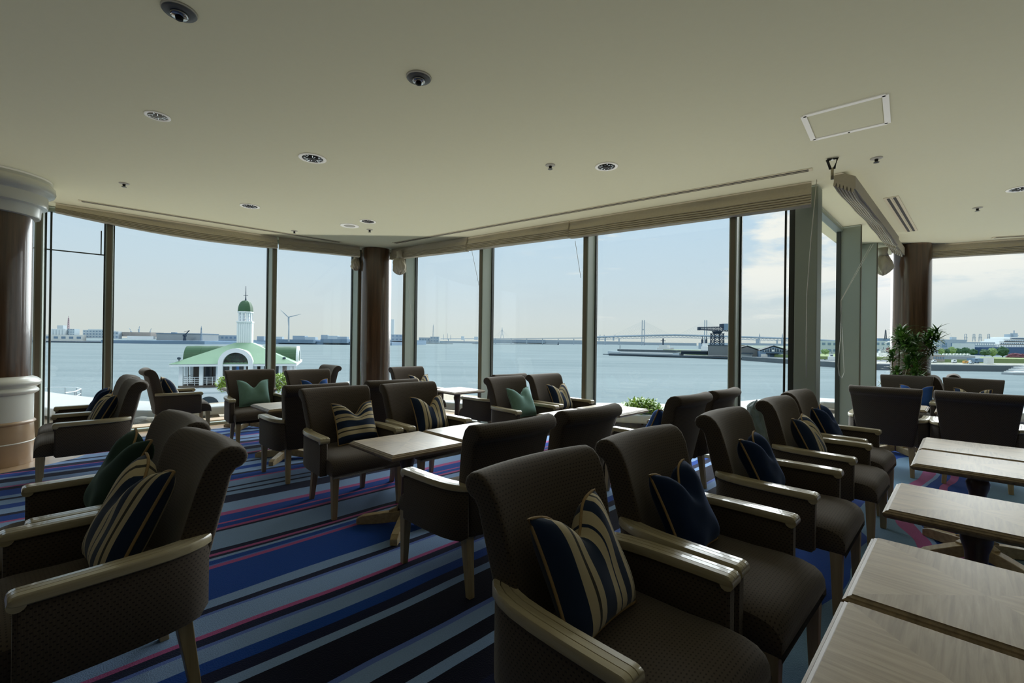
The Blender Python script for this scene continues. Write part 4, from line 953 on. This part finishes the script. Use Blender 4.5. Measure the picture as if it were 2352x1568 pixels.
e = empty('jetty_shed'); tag(e, 'low dark open shed along the middle of the jetty', 'building'); jbox(1563, 1625, 804, 807, 'quay', 'roof', par=e); jbox(1564, 1624, 807, 813, 'dark', 'wall', dn=9, par=e)
e = empty('white_ship'); tag(e, 'white superstructure of a moored ship behind the jetty, left of the grey box', 'ship')
jbox(1610, 1626, 795, 808, 'lwhite', 'superstructure', dn=75, par=e); jbox(1613, 1624, 788, 796, 'lwhite', 'bridge', dn=77, w=8, par=e)
for px in (1613, 1622): a = W(px, 788, Yj(px)+80); MB().box((a.x, a.y, a.z+2), (2, 2, 6)).build('funnel', X['steel'], e); MB().bar(a, a+Vector((0, 0, 9)), .6).build('mast', X['steel'], e)
e = empty('grey_hall'); tag(e, 'plain grey box-shaped hall below the hammerhead crane', 'building'); jbox(1626, 1676, 792.5, 816, 'shed', 'wall', dn=3, w=24, par=e); jbox(1625, 1677, 791.8, 793, 'dark', 'roof_edge', dn=2.6, w=25, par=e)
# hammerhead crane
YC = 545; c0 = W(1647, 793, YC); s = YC/F; e = empty('hammerhead_crane', (c0.x, YC, c0.z)); tag(e, 'black lattice hammerhead crane with counterweight standing over the grey hall', 'crane')
w2, ht = 11*s, 27*s; mb = MB()
for sx in (-1, 1):
    for sy in (-1, 1): mb.bar((sx*w2, sy*w2, -5), (sx*w2*.9, sy*w2*.9, ht), .9)
for k in range(3):
    z0, z1 = ht*k/3, ht*(k+1)/3
    for sx, sy, ux, uy in ((-1, -1, 1, -1), (1, -1, 1, 1), (1, 1, -1, 1), (-1, 1, -1, -1)):
        mb.bar((sx*w2, sy*w2, z0), (ux*w2, uy*w2, z1), .5); mb.bar((ux*w2, uy*w2, z0), (sx*w2, sy*w2, z1), .5); mb.bar((sx*w2, sy*w2, z1), (ux*w2, uy*w2, z1), .6)
mb.build('lattice_tower', X['steel'], e)
MB().lathe([(w2*.7, ht), (w2*1.05, ht+2.4), (w2*1.05, ht+3)], n=20).build('slewing_ring', X['steel'], e)
zb, zt, xl, xr = ht+3, ht+8.5, -44*s, 26*s; mb = MB()
for y in (-2, 2):
    mb.bar((xl, y, zb+1.6), (xr, y, zb), .7); mb.bar((xl, y, zt-1.2), (xr, y, zt), .7); n = 12
    for k in range(n):
        x0, x1 = xl+(xr-xl)*k/n, xl+(xr-xl)*(k+1)/n; mb.bar((x0, y, zb+1.6*(1-k/n)), (x1, y, zt-1.2*(1-(k+1)/n)), .45); mb.bar((x1, y, zb+1.6*(1-k/n)), (x1, y, zt-.6), .45)
mb.build('jib', X['steel'], e); MB().box((13*s, 0, zt+1.2), (7, 4, 4)).build('machine_house', X['steel'], e); MB().box((21*s, 0, zt-.3), (15*s, 5, 15*s)).build('counterweight', X['blue'], e)
MB().box((xl+1.2, 0, zb+2.8), (2.6, 4.4, 4)).build('jib_cab', X['steel'], e)
# gabled sheds
def shed(x0, xm, x1, ya, ye, yb, label, front='shed', glass=False):
    Y = Yj((x0+x1)/2)+2; e = empty('gabled_shed'); tag(e, label, 'warehouse', 'gabled quay sheds')
    P = [W(x0, yb, Y), W(x1, yb, Y), W(x1, ye, Y), W(xm, ya, Y), W(x0, ye, Y)]
    mb = MB().loft([[tuple(p) for p in P], [(p.x+8, p.y+20, p.z) for p in P]]); mb.build('wall', X[front], e)
    up = Vector((0, 0, .5))
    for A, B in ((P[4], P[3]), (P[3], P[2])):
        MB().add([tuple(A+up), tuple(B+up), (B.x+8, B.y+20, B.z+.5), (A.x+8, A.y+20, A.z+.5), tuple(A+up*2.6 + Vector((0, -1, 0))), tuple(B+up*2.6 + Vector((0, -1, 0))), (B.x+8, B.y+20, B.z+1.3), (A.x+8, A.y+20, A.z+1.3)], [(0, 1, 2, 3), (4, 5, 6, 7), (0, 1, 5, 4), (1, 2, 6, 5), (2, 3, 7, 6), (3, 0, 4, 7)]).build('roof', X['roofd'], e)
    xw = x1-x0
    if glass:
        MB().loft([[tuple(W(px, py, Y-.4)) for px, py in ((x0+5, ye+1), (x1-5, ye+1), (xm, ya+2.5))], [tuple(W(px, py, Y-.1)) for px, py in ((x0+5, ye+1), (x1-5, ye+1), (xm, ya+2.5))]]).build('gable_glazing', X['win'], e)
        g = MB()
        for k in range(1, 10): px = x0+5+(xw-10)*k/10; top = ye - (ye-ya-2)*(1-abs(px-xm)/(xw/2)); g.bar(W(px, ye+1, Y-.6), W(px, top, Y-.6), .3)
        g.build('glazing_bars', X['pale'], e); blk(xm-3, xm+3, 803, 807, Y-.8, .3).build('sign_panel', X['lwhite'], e)
        blk(x0+3, x0+18, 813, 819, Y-.5, .4).build('shop_window', X['pale'], e); blk(x1-18, x1-3, 813, 819, Y-.5, .4).build('shop_window', X['pale'], e); blk(xm-14, xm+14, 810.5, 812, Y-2, 2).build('awning', X['dark'], e); blk(xm-6, xm+6, 813, 821, Y-.5, .4).build('entrance', X['win'], e)
    else:
        blk(xm-16, xm+12, 812, 821, Y-.5, .4).build('loading_door', X['pale'], e); blk(xm-18, xm+14, 810, 812, Y-3, 3).build('canopy', X['dark'], e)
shed(1680, 1716, 1745, 796, 806, 822, 'grey gabled shed next to the window mullion, canopy over its door')
shed(1745, 1776, 1812, 796, 806.5, 823, 'gabled shed with glazed blue-grey front in the middle of three', 'blue', True)
shed(1808, 1836, 1868, 797, 807, 825, 'gabled shed partly hidden by the corner post')
building(1690, 1712, 792, 799, 620, 'brown', 'flat brownish roof block behind the gabled sheds'); building(1730, 1812, 794, 800, 640, 'lwhite', 'white roof strip behind the gabled sheds')
def boat(x0, x1, y0, yh, y1, Y, label, hull='lwhite', top='lwhite'):
    e = empty('boat'); tag(e, label, 'boat', 'boats on the water'); a, b = W(x0, yh, Y), W(x1, yh, Y); L = b.x-a.x; z1 = W(x0, y1, Y).z; zt = a.z
    sec = [(0, .05, 1.15), (.12, .6, 1.0), (.4, 1, .95), (1, .9, .95)]
    MB().loft([[(a.x+L*t, Y-w*L*.14, z1+(zt-z1)*k), (a.x+L*t+L*.02, Y-w*L*.09, z1), (a.x+L*t+L*.02, Y+w*L*.09, z1), (a.x+L*t, Y+w*L*.14, z1+(zt-z1)*k)] for t, w, k in sec]).build('hull', X[hull], e)
    hz = W(x0, y0, Y).z - zt
    MB().box((a.x+L*.55, Y, zt+hz*.2), (L*.5, L*.14, hz*.45)).build('cabin', X[top], e); MB().box((a.x+L*.5, Y, zt+hz*.55), (L*.24, L*.11, hz*.4)).build('wheelhouse', X[top], e)
    MB().box((a.x+L*.5, Y-L*.056, zt+hz*.58), (L*.2, .1, hz*.14)).build('wheelhouse_window', X['win'], e); MB().bar((a.x+L*.55, Y, zt+hz*.7), (a.x+L*.55, Y, zt+hz*1.3), L*.012).build('mast', X['steel'], e)
boat(1811, 1832, 815, 824, 833, 390, 'small white boat moving off beside the corner post')
boat(1893, 1925, 808, 826, 836, 380, 'dark hulled tug seen through the narrow pane', 'dark')
boat(2000, 2052, 801, 817, 829, 420, 'white patrol vessel with red funnel left of the palm')
# right hand quay
land(1985, 2345, 838, 300, 160, 'quay', X['quay'], 'grey stone quay on the right side of the harbour', 'quay')
tag(MB().box((W(2250, 830, 330).x+20, 330, W(2200, 835, 330).z), (240, 40, .3)).build('quay_road', X['road']), 'pale asphalt road along the quay', 'road', kind='structure')
land(1870, 2500, 822, 400, 400, 'land_right', X['grass'], 'green park land behind the quay road')
building(1885, 1990, 784, 812, 560, 'haze2', 'pale waterfront hall seen through the narrow panes', winrows=2, wincols=8)
building(1998, 2058, 783, 812, 560, 'haze2', 'white hall with dark slit windows left of the palm column', winrows=2, wincols=5, extra=[(2017, 2050, 777, 784, 'blue')])
mast(2003, 763, 784, 560, .9, 'thin white mast left of the palm column', 'grey'); mast(2034, 758, 778, 560, 1.3, 'radar mast on the hall left of the palm column', 'steel')
building(2128, 2159, 777, 814, 540, 'haze2', 'pale blue block touching the palm column', winrows=3, wincols=3)
building(2159, 2220, 780, 808, 560, 'haze1', 'wide grey-blue hall right of the palm', winrows=1, wincols=3, extra=[(2187, 2197, 774, 780, 'haze2')])
building(2206, 2239, 788.5, 810, 530, 'haze3', 'white cube-like hall in front of the wide grey one')
building(2239, 2286, 786, 796, 600, 'haze1', 'long hazy terminal roof behind the trees', winrows=1, wincols=9, wmat='lwhite')
def gantry(px, y0, y1, label):
    Y = 1500; a, b = W(px, y1, Y), W(px, y0, Y); e = empty('gantry_crane', a); tag(e, label, 'crane', 'container gantry cranes on the skyline'); h = (b-a).z; w = h*.16; mb = MB()
    for s in (-1, 1): mb.bar((s*w, 0, 0), (s*w*.7, 0, h), h*.05)
    for z in (.33, .66, 1): mb.bar((-w*.85, 0, h*z), (w*.85, 0, h*z), h*.04)
    mb.build('legs', X['haze1'], e); MB().bar((-w*1.3, 0, h*.5), (w*1.6, 0, h*.5), h*.05).build('boom', X['haze1'], e)
for px, lb in ((2218, 'first'), (2237, 'second'), (2251, 'third'), (2271, 'fourth')): gantry(px, 767, 784, 'tall container crane on the skyline, %s from the palm' % lb)
gantry(2299, 774, 786, 'lower container crane just left of the cruise ship')
# cruise ship
e = empty('cruise_ship'); tag(e, 'big white cruise ship with dark blue hull at the far right', 'ship'); Y = 620
P = [(2240, 797), (2420, 797), (2420, 816), (2252, 816)]
MB().loft([[tuple(W(x, y, Y)) for x, y in P], [tuple(W(x, y, Y) + Vector((0, 30, 0))) for x, y in P]]).build('hull', X['hull'], e)
for x0, x1, y0, y1 in ((2283, 2420, 791, 797), (2296, 2420, 785, 791), (2306, 2420, 779, 785), (2320, 2420, 775, 779)):
    d = blk(x0, x1, y0, y1, Y+1, 26).build('deck', X['lwhite'], e); n = 12; wn = MB()
    for k in range(n): px = x0+4+(min(x1, 2360)-x0-6)*k/n; blk(px, px+2.2, (y0+y1)/2-.8, (y0+y1)/2+1, Y+.6, .4, wn)
    wn.build('window_row', X['blue'], d)
a = W(2329, 775, Y+10); mb = MB(); mb.bar(a, a+Vector((0, 0, 6)), 5); mb.bar(a+Vector((-6, 0, 3)), a+Vector((6, 0, 3)), .8); mb.bar(a, a+Vector((0, 0, 10)), .8); mb.build('radar_mast', X['haze1'], e)
MB().box((W(2345, 770, Y).x, Y+14, W(2345, 772, Y).z), (7, 8, 6)).build('funnel', X['haze1'], e)
def tree(px, y0, y1, wpx, Y, mat, label, seed):
    from mathutils import noise
    a, b = W(px, y1, Y), W(px, y0, Y); e = empty('tree', a); tag(e, label, 'tree', 'trees on the far quay'); h = (b-a).z; w = wpx/F*Y/2
    MB().lathe([(w*.09, 0), (w*.06, h*.5)], n=7).build('trunk', X['dark'], e)
    bm = bmesh.new(); bmesh.ops.create_icosphere(bm, subdivisions=4, radius=1); q = Vector((seed*3.1, seed*1.7, 0))
    for v in bm.verts:
        k = 1 + .35*noise.noise(v.co*1.6+q) + .22*noise.noise(v.co*4+q); v.co = Vector((v.co.x*w*k, v.co.y*w*k, h*.58 + v.co.z*h*.42*k))
    me = bpy.data.meshes.new('crown'); bm.to_mesh(me); bm.free(); me.materials.append(X[mat]); o = bpy.data.objects.new('crown', me); C.objects.link(o); o.parent = e
X['treelt'] = far('far_treelt', (128, 152, 104), .3, .5); X['treedk'] = far('far_treedk', (70, 98, 76), .3, .5)
for i, (px, y0, y1, w, m_, lb) in enumerate([(2162, 800, 815, 11, 'treelt', 'pale green tree right of the palm column'), (2174, 801, 814, 12, 'treedk', 'dark tree between two pale green ones'), (2186, 797, 815, 15, 'treelt', 'broad pale green tree before the grey hall'), (2200, 800, 814, 14, 'treedk', 'low dark tree before the wide grey hall'), (2217, 797, 817, 15, 'treedk', 'tall dark tree in front of the white cube-like hall'), (2235, 802, 816, 14, 'treedk', 'round dark tree right of the white cube-like hall'), (2262, 802, 818, 18, 'trees', 'broad dark tree left of the cruise ship bow'), (2279, 799, 819, 15, 'treelt', 'light green tree under the cruise ship bow'), (2303, 796, 820, 20, 'treedk', 'largest dark tree before the cruise ship'), (2330, 812, 831, 26, 'maroon', 'dark red tree near the right edge'), (2350, 812, 826, 12, 'maroon', 'dark red tree cut by the right edge'), (2003, 792, 815, 8, 'treedk', 'narrow dark tree left of the palm'), (1895, 801, 815, 14, 'treelt', 'pale tree seen in the narrow pane'), (2040, 797, 812, 8, 'maroon', 'reddish tree just left of the palm')]):
    tree(px, y0, y1, w, 440+i*3, m_, lb, i)
def car(px, y0, y1, w, Y, mat, label, van=False, name='car'):
    a = W(px, y1, Y); L = w/F*Y; h = (y1-y0)/F*Y; e = empty(name, a); tag(e, label, 'vehicle', 'vehicles parked on the quay')
    prof = [(-.5, .15), (-.5, .55), (-.42, .95), (.42, 1.0), (.5, .95), (.5, .15)] if van else [(-.5, .18), (-.5, .5), (-.34, .58), (-.2, 1.0), (.25, 1.0), (.42, .6), (.5, .52), (.5, .18)]
    MB().xprism([(x*L, z*h) for x, z in prof], -.8, .8).build('body', X[mat], e); MB().box((0 if not van else -L*.1, -.82, h*.76), (L*.5, .06, h*.22)).build('side_window', X['win'], e)
    for s in (-1, 1): MB().tube([(s*L*.3, -.85, h*.17), (s*L*.3, .85, h*.17)], h*.17, 12).build('wheel', X['dark'], e)
car(2191, 825.5, 833, 8, 322, 'lwhite', 'white van parked on the quay road', True); X['orange'] = far('far_orange', (206, 158, 92)); car(2217, 828, 834.5, 9, 322, 'orange', 'orange van parked on the quay road', True); car(2229, 827, 833, 8, 326, 'pale', 'pale car behind the silver one on the quay'); car(2231, 830.5, 835.5, 9, 318, 'haze2', 'silver car beside the truck on the quay'); car(2241, 823.5, 834, 11, 324, 'blue', 'dark blue truck parked on the quay', True, 'truck'); car(2145, 826, 832, 9, 330, 'lwhite', 'white car by the palm column')
for k in range(8): car(2168+k*8, 811.5, 816, 6.5, 420, 'lwhite', 'white car in the distant parked row below the trees')
building(2143, 2170, 815, 830, 345, 'brown', 'small pavilion with hipped roof on the quay', winrows=1, wincols=5)
building(2268, 2283, 821, 835, 325, 'pale', 'small white kiosk on the quay'); building(2180, 2240, 818, 825, 370, 'grey', 'long low grey boundary wall in the park'); building(2238, 2267, 823, 831, 340, 'blue', 'blue low container wall left of the kiosk')
building(2236, 2252, 816, 822, 390, 'lwhite', 'small white boat shed behind the trucks')
e = empty('landing_steps'); tag(e, 'pale stepped landing stage at the right edge of the water', 'steps'); Y = 262
for k in range(7):
    a, b = W(2326+k*5, 857-k*2.7, Y+k*6), W(2420, 857-k*2.7, Y+k*6); MB().box(((a.x+b.x)/2, Y+k*6+3, (a.z+SEA)/2), (b.x-a.x, 6, a.z-SEA+.5)).build('step', X['pale' if k % 2 else 'grey'], e)
# ---------------------------------------------------------------- light
w = bpy.data.worlds.new('sky'); bpy.context.scene.world = w; w.use_nodes = True; nt = w.node_tree; nt.nodes.clear()
out = nt.nodes.new('ShaderNodeOutputWorld'); bg = nt.nodes.new('ShaderNodeBackground'); nt.links.new(bg.outputs[0], out.inputs[0])
tc = nt.nodes.new('ShaderNodeTexCoord'); sp = nt.nodes.new('ShaderNodeSeparateXYZ'); nt.links.new(tc.outputs['Generated'], sp.inputs[0])
def wr(fac, stops):
    r = nt.nodes.new('ShaderNodeValToRGB'); cr = r.color_ramp
    while len(cr.elements) < len(stops): cr.elements.new(.5)
    for e, (p, c) in zip(cr.elements, stops): e.position = p; e.color = (*lin(c), 1)
    nt.links.new(fac, r.inputs[0]); return r.outputs[0]
grad = wr(sp.outputs[2], [(0, (213, 218, 213)), (.05, (212, 220, 221)), (.14, (202, 219, 230)), (.26, (190, 215, 235)), (.5, (168, 200, 228))])
mp = nt.nodes.new('ShaderNodeMapping'); mp.inputs['Scale'].default_value = (2.2, 2.2, 9.0); nt.links.new(tc.outputs['Generated'], mp.inputs[0])
nz = nt.nodes.new('ShaderNodeTexNoise'); nz.inputs['Scale'].default_value = 1.6; nz.inputs['Detail'].default_value = 9; nz.inputs['Roughness'].default_value = .62; nz.inputs['Distortion'].default_value = .5; nt.links.new(mp.outputs[0], nz.inputs[0])
def wm(op, a, b):
    n = nt.nodes.new('ShaderNodeMath'); n.operation = op
    for k, v in enumerate((a, b)):
        if isinstance(v, (int, float)): n.inputs[k].default_value = v
        else: nt.links.new(v, n.inputs[k])
    return n.outputs[0]
def smooth(v, a, b, lo=0, hi=1):
    n = nt.nodes.new('ShaderNodeMapRange'); n.interpolation_type = 'SMOOTHSTEP'; nt.links.new(v, n.inputs[0])
    for k, q in zip((1, 2, 3, 4), (a, b, lo, hi)): n.inputs[k].default_value = q
    return n.outputs[0]
# a bank of cloud toward the right and thin wisps elsewhere
big = wm('ADD', nz.outputs[0], smooth(sp.outputs[0], .36, .50, -.12, .19))
big = wm('MULTIPLY', smooth(big, .56, .74), smooth(sp.outputs[2], .03, .14))
mp2 = nt.nodes.new('ShaderNodeMapping'); mp2.inputs['Scale'].default_value = (5, 5, 38); nt.links.new(tc.outputs['Generated'], mp2.inputs[0])
nz2 = nt.nodes.new('ShaderNodeTexNoise'); nz2.inputs['Scale'].default_value = 1.5; nz2.inputs['Detail'].default_value = 6; nt.links.new(mp2.outputs[0], nz2.inputs[0])
wisp = wm('MULTIPLY', smooth(nz2.outputs[0], .62, .78), smooth(sp.outputs[0], -.1, .3, 0, .7))
cl = wm('MAXIMUM', big, wisp)
mx = nt.nodes.new('ShaderNodeMix'); mx.data_type = 'RGBA'; nt.links.new(cl, mx.inputs[0]); nt.links.new(grad, mx.inputs[6]); mx.inputs[7].default_value = (*lin((246, 244, 238)), 1)
nt.links.new(mx.outputs[2], bg.inputs[0]); bg.inputs[1].default_value = 1.1
def area(name, loc, rot, sx, sy, power, col):
    l = bpy.data.lights.new(name, 'AREA'); l.shape = 'RECTANGLE'; l.size = sx; l.size_y = sy; l.energy = power; l.color = col
    o = bpy.data.objects.new(name, l); C.objects.link(o); o.location = loc; o.rotation_euler = rot; return o
def sunlamp(name, d, e, ang, col):
    l = bpy.data.lights.new(name, 'SUN'); l.energy = e; l.angle = R(ang); l.color = col; o = bpy.data.objects.new(name, l); C.objects.link(o)
    o.rotation_euler = Vector(d).to_track_quat('-Z', 'Y').to_euler(); return o
sunlamp('sun', (.25, .62, -.75), 1.2, 12, (1, .96, .9))
sunlamp('window_fill_sun', (-.22, -.80, -.50), 9.5, 75, (.95, .98, 1))  # added broad lamp, brightens the room through the windows
up = area('unseen_ceiling_fill', (1.2, 1.6, 2.925), (R(180), 0, 0), 15, 11, 235, (1, .97, .87))  # added unseen lamp without a fixture, brightens the ceiling from just below
# weaker deep in the room, full strength by the windows
up.data.use_nodes = True; ln = up.data.node_tree; em = ln.nodes['Emission']
geo = ln.nodes.new('ShaderNodeNewGeometry'); sx = ln.nodes.new('ShaderNodeSeparateXYZ'); ln.links.new(geo.outputs['Position'], sx.inputs[0])
mr = ln.nodes.new('ShaderNodeMapRange'); mr.interpolation_type = 'SMOOTHSTEP'; mr.inputs[1].default_value = .8; mr.inputs[2].default_value = 5.2; mr.inputs[3].default_value = .38; mr.inputs[4].default_value = 1.0
a1 = ln.nodes.new('ShaderNodeMath'); a1.operation = 'MULTIPLY_ADD'; ln.links.new(sx.outputs[0], a1.inputs[0]); a1.inputs[1].default_value = .30; ln.links.new(sx.outputs[1], a1.inputs[2])
ln.links.new(a1.outputs[0], mr.inputs[0]); ln.links.new(mr.outputs[0], em.inputs['Strength'])
# ---------------------------------------------------------------- camera
cam = bpy.data.cameras.new('camera'); co = bpy.data.objects.new('camera', cam); C.objects.link(co)
cam.sensor_width = 36; cam.lens = F/2352*36; cam.clip_end = 20000; cam.clip_start = .02
co.matrix_world = Matrix.Translation((0, 0, EYE)) @ Matrix.Rotation(R(90)+PIT, 4, 'X') @ Matrix.Rotation(ROL, 4, 'Z')
bpy.context.scene.camera = co
vs = bpy.context.scene.view_settings
vs.view_transform = 'Standard'; vs.look = 'None'; vs.exposure = 0; vs.gamma = 1
cy = bpy.context.scene.cycles
cy.use_denoising = True
cy.use_adaptive_sampling = True; cy.adaptive_threshold = .025
cy.max_bounces = 7; cy.diffuse_bounces = 4; cy.glossy_bounces = 3; cy.transparent_max_bounces = 16
cy.caustics_reflective = False; cy.caustics_refractive = False
